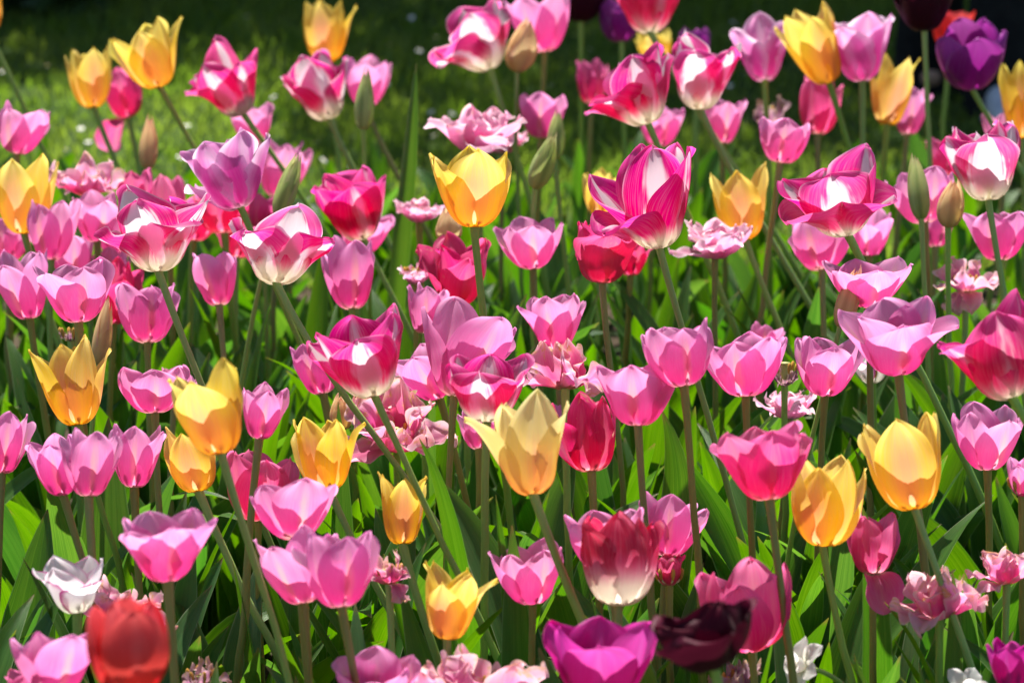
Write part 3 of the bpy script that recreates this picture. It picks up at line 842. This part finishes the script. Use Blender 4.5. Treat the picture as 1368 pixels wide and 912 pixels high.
# kind, base of the cup (px), middle of its rim (px), cup width (px), label
# --- yellow
T('Y', 125, 144, 115, 70, 60, 'small yellow tulip, leftmost of the two yellow ones at top left, beside a rose bloom', stem=(154, 210))
T('Y', 213, 117, 188, 38, 80, 'yellow tulip leaning left at top left with one petal tip flicked up', stem=(268, 205), flare={1: 25})
T('Y', 32, 313, 33, 222, 84, 'yellow tulip cut by the left edge above a crowd of pink ones', stem=(75, 440))
T('Y', 437, 83, 433, 10, 68, 'yellow tulip alone against the dark grass at the top, one petal standing out', stem=(445, 150), flare={1: 20})
T('Y', 633, 304, 634, 208, 114, 'broad open yellow tulip with rosy midribs above the crimson torn bloom', stem=(648, 420), zr=(.42, .58), ang=[96, 64, 32, 14, 14, 22])
T('Y', 878, 80, 874, 48, 50, 'yellow tulip half hidden behind the upper magenta and white pair', shift=.25)
T('Y', 1108, 111, 1072, 22, 84, 'yellow tulip leaning left beside a lilac tulip at top right', stem=(1150, 250), ang=[96, 66, 34, 18, 14, 26])
T('Z', 1185, 167, 1196, 84, 64, 'slim yellow tulip with pointed tips before a pink petal at top right', stem=(1181, 240))
T('Y', 1366, 186, 1364, 95, 60, 'yellow and white tulip cut by the right edge near the purple tulip', stem=(1370, 250))
T('Y', 800, 288, 802, 232, 46, 'small yellow tulip peeking out behind the large magenta and white bloom', shift=.2)
T('Y', 995, 320, 989, 234, 78, 'yellow tulip right of the large magenta and white bloom, its stem slanting right', stem=(1060, 460))
T('Y', 105, 568, 88, 466, 88, 'yellow tulip with rosy flame and two curled tips, left of centre height at left', stem=(122, 630), zr=(.42, .56), flare={1: 12, 2: 12})
T('Y', 265, 657, 250, 577, 78, 'orange yellow tulip tucked below and behind the largest yellow bloom', stem=(330, 790), shift=.02, flare={4: 20})
T('Y', 295, 606, 274, 498, 112, 'largest yellow orange tulip with many points and a long slanting stem', stem=(352, 790), zr=(.42, .58), ang=[96, 62, 28, 12, 10, 20])
T('Y', 440, 656, 422, 568, 82, 'yellow tulip leaning left with one petal curling out over its right side', stem=(500, 770), flare={1: 30, 3: 15})
T('C', 712, 661, 696, 545, 118, 'pale cream yellow tulip opening wide with a petal hanging out left', stem=(785, 830), zr=(.42, .58), flare={2: 30, 1: 10})
T('Z', 537, 727, 536, 640, 66, 'slender yellow tulip with flared pointed tips right of the paired pink ones', stem=(572, 830), ang=[96, 56, 16, 2, 12, 48], zr=(.38, .46))
T('Z', 597, 853, 608, 764, 86, 'yellow tulip with spread pointed tips lowest among the yellow ones', stem=(600, 912), ang=[96, 60, 18, 6, 16, 40], flare={1: 18}, zr=(.38, .46))
T('Y', 1098, 729, 1107, 624, 98, 'yellow tulip with a broad stem leaning right beside the rose bloom at lower right', stem=(1136, 870), ang=[96, 60, 22, 4, 0, 6])
T('Y', 1222, 681, 1202, 570, 108, 'bright yellow tulip with rosy foot right of the other lower right yellow one', stem=(1268, 790), zr=(.42, .55), ang=[96, 60, 22, 6, 4, 14])
# --- upper rows, left
T('R', 172, 157, 158, 95, 66, 'rose pink tulip squeezed between the two yellow ones at top left', stem=(187, 240), shift=.2, droop={2: 1})
T('B', 325, 153, 288, 78, 92, 'star pointed magenta and white tulip leaning left over the dark grass', stem=(395, 242), flare={5: 30, 2: 12, 1: 10}, k=.86)
T('P', 22, 206, 32, 148, 76, 'pink tulip at the upper left edge behind an arching green stem')
T('Y', -14, 46, -40, -20, 70, 'tulip cut off by the left edge, only its long arching green stem in view', stem=(46, 180), zr=(.5, .56))
T('F', 118, 262, 116, 206, 82, 'pale ragged double bloom above the pink crowd at upper left')
T('E', 197, 226, 199, 153, 25, 'slim pinkish closed bud below the two yellow tulips at top left', stem=(205, 280))
T('L', 322, 278, 292, 198, 112, 'wide open lilac magenta tulip leaning left over the pink crowd', stem=(336, 310), zr=(.42, .54))
T('P', 338, 192, 334, 143, 62, 'pink tulip half hidden below the star pointed magenta and white one', shift=.1)
T('R', 180, 292, 178, 232, 46, 'small rose tulip under the slim pinkish bud at upper left')
T('R', 226, 310, 226, 240, 52, 'rose tulip behind the upper end of the striped magenta and white bloom', shift=.15)
T('P', 158, 346, 152, 288, 62, 'pink tulip just above the striped white and magenta bowl, on its left', shift=.2)
T('P', 100, 378, 92, 316, 60, 'pink tulip between the yellow one at the left edge and the broad pink one', shift=.22)
T('R', 258, 322, 262, 268, 58, 'pale rose tulip wedged between the lilac bloom and the striped bowl', shift=.25)
T('P', 386, 250, 392, 200, 50, 'small pink tulip right of the green tilting bud', shift=.3)
T('P', 150, 392, 146, 340, 50, 'small pink tulip between the broad pink one and the crumpled crimson one', shift=.3)
T('R', 316, 345, 318, 296, 54, 'rose tulip showing between the two striped bowls at left', shift=.28)
T('K', 300, 312, 296, 262, 78, 'crimson tulip hidden under the wide open lilac one', shift=.12)
T('P', 130, 323, 128, 264, 66, 'pink tulip under the pale ragged double bloom at left')
T('P', 68, 348, 68, 276, 68, 'pink tulip right of the yellow one at the left edge')
T('P', 12, 348, 14, 300, 56, 'pink tulip tucked behind the yellow one at the left edge', shift=.2)
T('P', 40, 426, 28, 344, 74, 'tall pink tulip lowest in the crowd at the left edge', stem=(48, 500), brown=True)
T('P', 105, 431, 102, 354, 96, 'broad pink tulip in the left crowd on a brown stem', stem=(106, 500), brown=True)
T('K', 152, 432, 160, 352, 62, 'crumpled crimson tulip behind the pinks at left', shift=.2, lean=.2)
T('P', 197, 458, 196, 388, 86, 'deeper pink cup with a red shadow, below the crumpled crimson bloom', stem=(198, 520), brown=True)
T('J', 211, 363, 206, 276, 136, 'wide striped magenta and white tulip at left, flaring like a bowl', stem=(266, 490), zr=(.42, .58), flare={5: 34, 3: 16})
T('P', 293, 408, 284, 344, 64, 'small pink tulip right of the striped white and magenta bowl', stem=(298, 480), brown=True)
T('E', 131, 488, 146, 402, 27, 'brownish closed bud pointing right above the rosy flamed yellow tulip', stem=(124, 560))
T('P', 207, 552, 204, 494, 94, 'pink tulip behind the largest yellow bloom on its left', shift=.1)
T('P', 346, 586, 356, 520, 60, 'small pink tulip right of the largest yellow bloom', brown=True, shift=-.2)
T('P', 2, 632, 10, 558, 62, 'pink tulip cut by the left edge below the rosy flamed yellow one')
T('P', 84, 660, 74, 586, 72, 'pink tulip at left, first of three side by side', stem=(100, 720), brown=True)
T('P', 118, 663, 122, 582, 76, 'pink tulip at left, middle of three side by side', stem=(122, 720), brown=True, shift=-.12)
T('P', 179, 651, 183, 576, 68, 'pink tulip at left, last of three side by side', stem=(182, 710), brown=True)
T('R', 345, 696, 345, 612, 96, 'rose tulip with a white midrib line behind the lower pink ones', shift=.12, zr=(.40, .48))
T('H', 95, 456, 95, 434, 22, 'tiny withered maroon bloom with a white foot among the pinks at left')
T('P', 224, 776, 217, 694, 122, 'pink tulip standing clear on its own stem at lower left', stem=(230, 905), ang=[98, 64, 34, 22, 18, 18], zr=(.38, .48))
T('W', 104, 818, 92, 752, 92, 'white tulip edged in magenta at lower left', stem=(102, 840), zr=(.34, .42), lean=.15)
T('F', 165, 835, 165, 782, 92, 'withered pale pink bloom behind the red tulip', zr=(.34, .4))
T('Q', 178, 926, 172, 806, 108, 'blurred red tulip close to the camera at the bottom left', d=3.06, phi=.25)
T('P', 74, 926, 72, 848, 112, 'pink tulip left of the blurred red one at the bottom', zr=(.36, .44))
T('R', 42, 945, 42, 898, 60, 'rose bloom cut by the bottom edge at far left', zr=(.36, .44))
T('H', 270, 915, 268, 884, 46, 'dried brown and pink bloom at the bottom edge right of the red tulip', zr=(.3, .36))
# --- upper rows, centre left
T('J', 440, 160, 418, 90, 90, 'white tulip with magenta patches leaning left under the topmost yellow one', stem=(484, 245), ang=[98, 70, 42, 30, 26, 26], k=1.0)
T('P', 487, 142, 494, 80, 62, 'pink tulip behind the green bud at upper centre left', stem=(520, 200), shift=.15)
T('U', 485, 174, 489, 97, 27, 'green closed bud before a pink tulip at upper centre left', stem=(489, 240), leaves=[(556, 84, 540, 250, 16, .6)])
T('U', 371, 290, 397, 208, 29, 'green closed bud tilting right beside the deep magenta bloom', stem=(352, 360))
T('P', 368, 262, 372, 190, 62, 'pink tulip behind the green tilting bud', shift=.25)
T('R', 352, 310, 354, 262, 52, 'rose tulip behind the foot of the green tilting bud', shift=.3)
T('S', 486, 320, 458, 240, 92, 'deep magenta tulip with a white streak right of the green tilting bud', stem=(532, 410), ang=[98, 64, 32, 14, 10, 4], k=1.25)
T('P', 480, 340, 488, 284, 72, 'pink tulip peeking out behind the deep magenta one', shift=.2)
T('J', 368, 379, 374, 290, 128, 'white and pink striped tulip opening toward the left of centre', stem=(440, 448), zr=(.42, .56), shift=-.05, flare={5: 34, 3: 28})
T('G', 560, 297, 560, 250, 66, 'small pale pink ragged bloom left of the broad open yellow tulip')
T('G', 640, 208, 640, 160, 122, 'flat pink double bloom spread below the upper centre grass')
T('J', 655, 93, 626, 22, 104, 'magenta and white tulip leaning left at top centre beside the cream bud', stem=(688, 205), flare={5: 40, 2: 15}, phi=.1)
T('E', 690, 96, 706, 25, 43, 'fat cream closed bud at top centre', stem=(693, 190))
T('P', 728, 70, 720, 2, 84, 'pink tulip right of the fat cream bud at the top edge', stem=(720, 160), brown=True, shift=.1)
T('E', 600, 326, 598, 276, 36, 'cream closed bud behind the foot of the broad open yellow tulip', shift=.15)
T('P', 470, 413, 466, 330, 76, 'pink tulip below the deep magenta one at centre left', stem=(472, 470))
T('G', 556, 380, 554, 325, 48, 'faded pink bloom left of the torn crimson one')
T('K', 612, 408, 612, 328, 92, 'torn open crimson tulip under the broad open yellow one', ang=[98, 66, 36, 22, 20, 20])
T('P', 568, 446, 572, 388, 58, 'pink tulip behind a leaf tip under the torn crimson one', leaves=[(566, 380, 578, 450, 9, .3)])
T('H', 618, 440, 618, 406, 34, 'small withered bloom hanging under the torn crimson tulip')
T('B', 500, 529, 474, 428, 124, 'large magenta tulip with white foot leaning left at centre left', stem=(546, 620), zr=(.42, .56), ang=[98, 76, 48, 30, 22, 12], flare={5: 22, 2: 15})
T('P', 432, 526, 416, 462, 66, 'pink tulip behind the large leaning magenta one, on its left', shift=.2)
T('P', 606, 530, 634, 426, 132, 'broad pink tulip opening wide behind the centre magenta and white one', stem=(604, 640), brown=True, shift=.12, ang=[98, 64, 40, 26, 22, 18])
T('P', 588, 532, 560, 470, 80, 'pink tulip tilting left beside the broad pink one at centre', shift=.08)
T('B', 650, 563, 650, 486, 122, 'magenta and white tulip at the centre in front of the broad pink one', zr=(.42, .54), shift=-.05, ang=[98, 72, 42, 24, 20, 14], leaves=[(560, 585, 640, 735, 17, .4)])
T('F', 530, 597, 530, 512, 118, 'ragged pink bloom with golden anthers under the large leaning magenta tulip', lean=.7, shift=.35)
T('E', 455, 575, 456, 525, 30, 'cream closed bud behind the lower left petals of the large leaning magenta tulip', shift=.2)
# --- lower centre left
T('P', 395, 719, 388, 652, 104, 'pink tulip above the close pair of pink ones at lower left', shift=.05)
T('P', 407, 806, 388, 718, 92, 'pink tulip on the left of the close pair at lower left', stem=(410, 905), brown=True, zr=(.38, .47), shift=-.08)
T('P', 456, 811, 448, 720, 102, 'pink tulip on the right of the close pair at lower left', stem=(470, 880), brown=True, zr=(.38, .47), shift=-.2)
T('F', 520, 780, 516, 724, 60, 'withered pink bloom with hanging pale petals behind the slender yellow tulip', shift=.1, droop={3: 1, 6: 1})
T('P', 502, 945, 500, 882, 108, 'pink tulip cut by the bottom edge below the lowest yellow one', zr=(.36, .42))
T('F', 575, 935, 570, 876, 80, 'ragged faded bloom at the bottom edge left of the lowest yellow stem', zr=(.35, .41))
T('F', 656, 935, 650, 870, 110, 'ragged pale pink bloom at the bottom edge left of the magenta purple tulip', zr=(.35, .41))
T('P', 712, 806, 704, 732, 92, 'pink tulip half hidden behind an upright broad leaf at lower centre', stem=(708, 880), zr=(.36, .44), leaves=[(684, 700, 690, 880, 24, .2), (662, 660, 680, 800, 10, .5)])
# --- upper rows, centre right
T('D', 776, 30, 776, -24, 64, 'dark purple tulip cut by the top edge at centre', zr=(.45, .55))
T('V', 830, 56, 826, 4, 58, 'purple tulip behind the magenta ones at the top edge', zr=(.42, .5))
T('S', 868, 44, 862, -28, 100, 'crimson and pink tulip cut by the top edge right of centre', stem=(905, 62), zr=(.45, .55))
T('V', 932, 78, 932, 42, 40, 'small dark purple bloom behind the upper magenta and white pair', shift=.3)
T('B', 866, 166, 836, 84, 110, 'magenta and white tulip leaning left, left one of the upper pair', stem=(892, 222), zr=(.44, .54), shift=-.06, flare={5: 50, 2: 25}, phi=.1)
T('J', 934, 147, 938, 62, 98, 'magenta and white tulip, right one of the upper pair', stem=(992, 232), zr=(.44, .54), ang=[98, 74, 44, 30, 26, 22])
T('B', 880, 331, 862, 200, 122, 'tallest magenta and white tulip with overlapping petals right of centre', stem=(962, 580), zr=(.42, .60), ang=[98, 76, 48, 31, 20, 6], lean=.2, flare={5: 50, 2: 30}, phi=.1)
T('R', 790, 138, 790, 86, 44, 'rose tulip peeking out behind the left one of the upper pair', shift=.25)
T('P', 722, 185, 726, 130, 66, 'pink tulip left of the twin green buds', brown=True)
T('P', 965, 192, 966, 136, 54, 'round pink tulip under the right one of the upper pair', shift=.1)
T('P', 880, 195, 884, 146, 64, 'pink tulip hidden below the upper magenta and white pair', shift=.15)
T('U', 714, 252, 740, 178, 32, 'green closed bud tilting right, lower of the twin buds', stem=(717, 395))
T('U', 741, 213, 746, 150, 24, 'green closed bud behind the lower one of the twin buds', stem=(752, 290), shift=.1)
T('G', 955, 345, 955, 270, 104, 'pale pink double bloom behind the yellow tulip right of centre', shift=.2)
T('P', 712, 359, 708, 298, 80, 'pink tulip behind the twin green buds\' stem', brown=True)
T('K', 804, 378, 806, 300, 104, 'crumpled crimson rose tulip left of the tallest magenta and white one', stem=(816, 480), ang=[98, 66, 30, 14, 12, 10], k=1.2)
T('K', 842, 368, 842, 324, 44, 'small crimson bloom behind the crumpled crimson rose one', shift=.2)
T('P', 742, 468, 742, 402, 86, 'mauve pink tulip above a ragged bloom at centre', stem=(748, 530), ang=[98, 62, 32, 22, 22, 20])
T('F', 755, 520, 755, 468, 98, 'ragged pink and cream bloom under the mauve pink tulip', shift=.05)
T('P', 914, 516, 902, 440, 100, 'pink tulip crossed by the tallest bloom\'s long stem', stem=(918, 570), brown=True, shift=-.15)
T('P', 996, 530, 992, 452, 104, 'pink cup tulip right of the one crossed by a long stem', stem=(998, 575), brown=True)
T('P', 852, 569, 852, 492, 114, 'pink goblet tulip standing lower than the two pinks beside the long stem', stem=(857, 625), brown=True, ang=[98, 66, 36, 22, 22, 20])
T('K', 790, 630, 784, 540, 72, 'narrow torn crimson tulip right of the pale cream yellow one', ang=[98, 58, 18, 4, 0, -6], leaves=[(884, 548, 965, 745, 32, .3)])
T('P', 756, 590, 752, 540, 40, 'pink bloom behind the pale cream yellow tulip on its right', shift=.3)
T('P', 818, 772, 806, 690, 106, 'pink tulip behind the torn crimson and white one at lower centre', shift=.12, zr=(.38, .46))
T('P', 890, 743, 898, 668, 84, 'pink tulip right of the torn crimson and white one at lower centre', zr=(.38, .46), shift=.06)
T('X', 826, 809, 828, 700, 96, 'torn crimson and white tulip at lower centre', zr=(.38, .48), shift=-.08)
T('K', 894, 782, 893, 744, 34, 'small red crumpled bloom right of the torn crimson and white tulip', zr=(.34, .4))
T('R', 1004, 868, 992, 766, 104, 'rose tulip with closed crumpled top behind the maroon black one', stem=(1008, 912), zr=(.36, .46), ang=[98, 58, 20, 0, -6, -14])
T('D', 955, 892, 930, 822, 130, 'maroon black ruffled tulip at the bottom right of centre', zr=(.38, .46), shift=-.12, lean=.15)
T('M', 803, 946, 803, 838, 136, 'magenta purple tulip large at the bottom edge', zr=(.40, .5))
T('R', 1028, 668, 1018, 582, 128, 'bright rose tulip with white foot right of a broad dark leaf', stem=(1042, 770), brown=True, ang=[98, 66, 34, 22, 20, 12])
T('H', 985, 925, 985, 880, 60, 'withered tan bloom under the maroon black tulip', zr=(.32, .38), shift=.1)
# --- upper rows, right
T('L', 1022, 108, 1016, 38, 82, 'lilac white tulip at top right beside the leaning yellow one', shift=.05)
T('L', 1152, 109, 1144, 30, 92, 'ruffled pink and white tulip between two yellow ones at top right')
T('P', 1212, 180, 1218, 118, 52, 'pink tulip behind the slim yellow one at top right', shift=.2)
T('R', 1092, 180, 1094, 108, 60, 'rose tulip below the leaning yellow one at top right', brown=True)
T('P', 1042, 218, 1052, 162, 78, 'pink tulip below the withered mauve bloom at upper right', brown=True)
T('H', 1028, 172, 1028, 112, 52, 'withered mauve grey bloom above a pink tulip at upper right', shift=.1)
T('V', 1297, 118, 1288, 34, 94, 'dark purple tulip before the black trousers at top right', stem=(1340, 155), phi=.15, lean=.4)
T('D', 1235, 42, 1230, -40, 84, 'maroon black tulip cut by the top edge at right', zr=(.5, .58))
T('Q', 1268, 66, 1272, 14, 58, 'red bloom behind the dark purple tulip at top right', shift=.25, ang=[98, 66, 30, 10, 6, 6])
T('P', 1342, 206, 1342, 152, 54, 'pale pink tulip between the striped bloom and the yellow one at the right edge', shift=.15)
T('J', 1320, 268, 1314, 176, 110, 'white and crimson striped cup at the upper right edge', stem=(1348, 400), zr=(.42, .54), ang=[98, 70, 34, 20, 18, 12])
T('R', 1262, 236, 1258, 190, 42, 'rose bloom peeking out left of the white and crimson striped cup', shift=.2)
T('B', 1132, 313, 1106, 226, 140, 'wide magenta tulip spreading its petals flat at upper right', stem=(1190, 410), zr=(.42, .56), ang=[98, 78, 54, 42, 36, 28], lean=.3, flare={3: 26, 5: 30}, phi=.0)
T('P', 1236, 298, 1228, 234, 84, 'pink tulip behind the two buds at upper right', shift=.15)
T('U', 1231, 293, 1224, 204, 29, 'green closed bud, left one of two before a pink tulip', stem=(1238, 470))
T('E', 1266, 304, 1275, 238, 36, 'yellowish closed bud, right one of two before a pink tulip', stem=(1275, 440))
T('P', 1336, 348, 1332, 288, 82, 'pink tulip at the right edge below the white and crimson striped cup')
T('P', 1098, 361, 1096, 300, 82, 'pink tulip below the wide flat magenta one, on its left', brown=True, shift=.1)
T('P', 1162, 341, 1164, 284, 56, 'small pink tulip below the wide flat magenta one, on its right', shift=.15)
T('P', 1160, 410, 1158, 350, 100, 'pink tulip crossed by a slanting stem behind the cream bud at right', shift=-.06)
T('P', 1200, 499, 1190, 410, 132, 'large pale pink goblet with one petal reaching out right', stem=(1212, 575), brown=True, flare={3: 34}, zr=(.42, .54), phi=.1, ang=[98, 66, 36, 22, 20, 16])
T('E', 1122, 437, 1146, 358, 31, 'long cream closed bud beside the large pale pink goblet', stem=(1108, 500), shift=-.3)
T('P', 1102, 528, 1104, 454, 90, 'pink tulip crossed by the cream bud\'s stem', brown=True, shift=-.1)
T('W', 1165, 512, 1162, 468, 58, 'white tulip hidden behind the large pale pink goblet', shift=.2)
T('S', 1352, 532, 1318, 424, 136, 'huge magenta and white tulip opening wide at the right edge', stem=(1385, 580), zr=(.42, .58), ang=[98, 74, 48, 34, 30, 20], flare={5: 40}, phi=.1)
T('P', 1319, 628, 1318, 550, 92, 'pink tulip under the huge magenta and white one at the right edge', stem=(1325, 720), brown=True)
T('G', 1055, 560, 1055, 500, 80, 'faded pink bloom behind the pink cup right of the long stem', shift=.2)
T('H', 1048, 515, 1050, 450, 34, 'dark withered bloom beside the pink cup right of the long stem', shift=.05)
T('F', 1290, 390, 1290, 340, 70, 'withered bloom with a bare green seed pod at right', droop={0: 1, 2: 1, 4: 1}, shift=.1)
T('P', 1366, 662, 1364, 614, 40, 'pink tulip just entering at the right edge beside the bright yellow one')
T('R', 1166, 766, 1164, 692, 78, 'deep rose tulip dropping a petal beside the lower right yellow one', droop={0: 1}, leaves=[(1150, 672, 1195, 830, 22, .3)], zr=(.38, .46))
T('F', 1255, 826, 1250, 764, 100, 'ragged faded pink bloom on a pale stem at lower right', stem=(1256, 900), zr=(.36, .44), leaves=[(1272, 760, 1290, 912, 15, .2)])
T('F', 1345, 780, 1342, 724, 76, 'ragged faded pink bloom at the lower right edge', zr=(.36, .44))
T('M', 1352, 925, 1350, 862, 62, 'magenta purple tulip in the bottom right corner', zr=(.36, .44))
T('P', 640, 600, 640, 548, 52, 'pink bloom just showing behind the centre magenta and white tulip, low on its right', shift=.3)
T('P', 1250, 330, 1252, 286, 44, 'small pink tulip behind the stems of the two right buds', shift=.3)
T('G', 672, 205, 674, 168, 66, 'small pale pink double bloom right of the flat pink double one', shift=.15)
T('P', 232, 545, 236, 500, 52, 'small pink bloom on the left behind the largest yellow tulip', shift=.3)
T('P', 1020, 470, 1024, 436, 40, 'small pink bloom behind the pink cup right of the long stem', shift=.3)
T('E', 452, 735, 455, 690, 18, 'slim brownish bud low among the leaves beside the yellow tulip leaning left', zr=(.3, .36), shift=.2)
T('H', 605, 700, 603, 655, 16, 'dark slim withered bloom among leaves right of the slender yellow tulip', zr=(.3, .38))

# ------------------------------------------------------------------ narcissus at the bottom edge
def narcissus(bx, by, w, label, az, d):
    c = at_depth(bx, by, d)
    foot = np.array([c[0] + .10, c[1] + .03, .012])
    root = link('narcissus', None, loc=foot)
    tag(root, label, 'narcissus', 'white narcissi')
    b = c - foot
    s = F_PX / d
    axis = np.array([math.cos(az) * .75, -.45, .35]); axis /= np.linalg.norm(axis)
    X = np.cross(axis, [0, 0, 1.0]); X /= np.linalg.norm(X); Y = np.cross(axis, X)
    M = Matrix([[X[0], Y[0], axis[0]], [X[1], Y[1], axis[1]], [X[2], Y[2], axis[2]]])
    pts = bez(b - axis * .012, b - axis * .07, np.array([.0, 0, b[2] * .7]), np.array([0, 0, -.02]), 18)
    link('stem', tube_mesh('stem', pts, np.linspace(.0022, .0034, 18), STEM), root)
    rg = np.random.default_rng(int(bx))
    R_ = w / s / 2
    for q in range(6):
        vv = petal_verts(rg, np.array([60, 66, 80, 88, 96, 110.]) + rg.normal(0, 8), R_, R_, R_ * .42, .95, 'point', q * math.pi / 3, .12, q % 2, .003)
        link('petal', mesh_from('petal', vv, PF, PM['N'], PUV), root, Vector(b), M.to_euler())
    v, f, u = tube([(0, 0, 0), (0, 0, R_ * .25), (0, 0, R_ * .5), (0, 0, R_ * .62)], [.003, R_ * .26, R_ * .30, R_ * .38], 20, False)
    link('corona', mesh_from('corona', v, f, PM['N'], u), root, Vector(b), M.to_euler())
narcissus(1075, 890, 78, 'white narcissus seen from the side at the bottom edge beside a yellow tulip\'s stem', 2.9, 3.75)
narcissus(1290, 925, 70, 'white narcissus barely entering at the bottom edge near the right corner', 1.4, 3.7)

# ------------------------------------------------------------------ filler foliage, ground cover, daisies
rg = np.random.default_rng(99)
Vs, Us, n = [], [], 0
for _ in range(640):
    y = rg.uniform(3.3, BED_BACK - .02)
    x = rg.uniform(-1.0, 1.0) * (.12 * y + .55) * 1.0
    for q in range(3):
        az = rg.uniform(0, 6.28)
        hgt = rg.uniform(.22, .40) * (1.0 if y < 4.9 else .66)
        Vs.append(leaf_verts(rg, np.array([x, y, -.01]), az, hgt, rg.uniform(.015, .030), rg.uniform(.05, .3), rg.uniform(.2, 1.3), rg.uniform(.35, .8), rg.uniform(.05, .25), rg.normal(0, .8), rg.normal(0, .12)))
        Us.append(LUV); n += 1
off = np.arange(n)[:, None, None] * len(LUV)
fol = link('tulip_foliage', mesh_from('tulip_foliage', np.concatenate(Vs), (off + LF[None]).reshape(-1, 4), LEAF, np.concatenate(Us)))
tag(fol, 'mass of upright green leaves filling the bed between the flowers', 'foliage', kind='stuff')
# small weeds on the soil
n = 9000
x = rg.uniform(-1.5, 1.5, n); y = rg.uniform(3.4, BED_BACK, n); z = rg.uniform(.015, .09, n) * rg.uniform(.3, 1, n)
a = rg.uniform(0, 6.28, n); t = rg.uniform(-.5, .5, n); s = rg.uniform(.004, .010, n)
c_, s_ = np.cos(a), np.sin(a)
P = np.stack([x, y, z], 1)
A_ = np.stack([c_, s_, t], 1) * s[:, None]; B_ = np.stack([-s_, c_, -t * .5], 1) * s[:, None] * .55
V = np.stack([P - A_, P + B_, P + A_, P - B_], 1).reshape(-1, 3)
UVq = np.tile(np.array([[.5, 0], [1, .5], [.5, 1], [0, .5]]), (n, 1))
gc = link('ground_cover', mesh_from('ground_cover', V, np.arange(n)[:, None] * 4 + np.array([[0, 1, 2, 3]]), WEED, UVq))
tag(gc, 'low weeds with tiny leaves covering the soil under the tulips', 'ground cover', kind='stuff')

# daisies in the lawn
def disc(cx, cz, r, nseg):
    v = [(0, 0, cz)] + [(r * math.cos(2*math.pi*k/nseg), r * math.sin(2*math.pi*k/nseg), cz - .001) for k in range(nseg)]
    return v
DW = plain('daisy_white', (0.72, 0.72, 0.72), 0.6, (0.66, 0.66, 0.67))
DY = plain('daisy_yellow', (0.80, 0.55, 0.05), 0.7)
rays = []
for k in range(14):
    t = 2 * math.pi * k / 14
    c, s = math.cos(t), math.sin(t)
    for (r_, w_, z_) in ((.002, .0008, .0), (.006, .0017, .0012), (.0105, .0012, .0006)):
        rays += [(r_ * c + w_ * s, r_ * s - w_ * c, z_), (r_ * c - w_ * s, r_ * s + w_ * c, z_)]
rf = []
for k in range(14):
    o = k * 6
    rf += [(o, o+1, o+3, o+2), (o+2, o+3, o+5, o+4)]
me_r = mesh_from('ray_petals', rays, rf, DW)
v, f, u = tube([(0, 0, -.001), (0, 0, .0012), (0, 0, .0024), (0, 0, .0029)], [.0028, .0034, .0024, .0003], 10, False)
me_e = mesh_from('eye', v, f, DY)
me_s = tube_mesh('stem', [(0, 0, 0), (.003, 0, -.03), (0, 0, -.066)], [.0008, .0008, .0009], STEM, 6)
spots = [(63, 88), (4, 95), (58, 150), (108, 172), (118, 190), (275, 92), (550, 24), (560, 68), (582, 50), (605, 82), (516, 112), (576, 150), (604, 152),
         (580, 181), (380, 166), (432, 214), (400, 236), (735, 115), (788, 66), (975, 115), (996, 98), (735, 190), (25, 168), (88, 200), (250, 168), (300, 60),
         (420, 190), (330, 22), (470, 225), (660, 120), (700, 40), (1010, 8), (980, 30), (240, 210), (12, 178), (455, 240), (560, 205), (520, 60), (365, 130), (1188, 60)]
for i, (px, py) in enumerate(spots):
    d = depth_for_z(py, .066)
    p = at_depth(px, py, d)
    if p[1] < BED_BACK + .12: continue
    r0 = link('daisy', None, loc=p, rot=(random.uniform(-.1, .7), random.uniform(-.4, .4), random.uniform(0, 6)))
    tag(r0, 'small white daisy in the lawn behind the tulips, out of focus', 'daisy', 'white daisies in the lawn')
    r0.scale = (.55,) * 3
    for nm, me in (('ray_petals', me_r), ('eye', me_e), ('stem', me_s)): link(nm, me, r0)
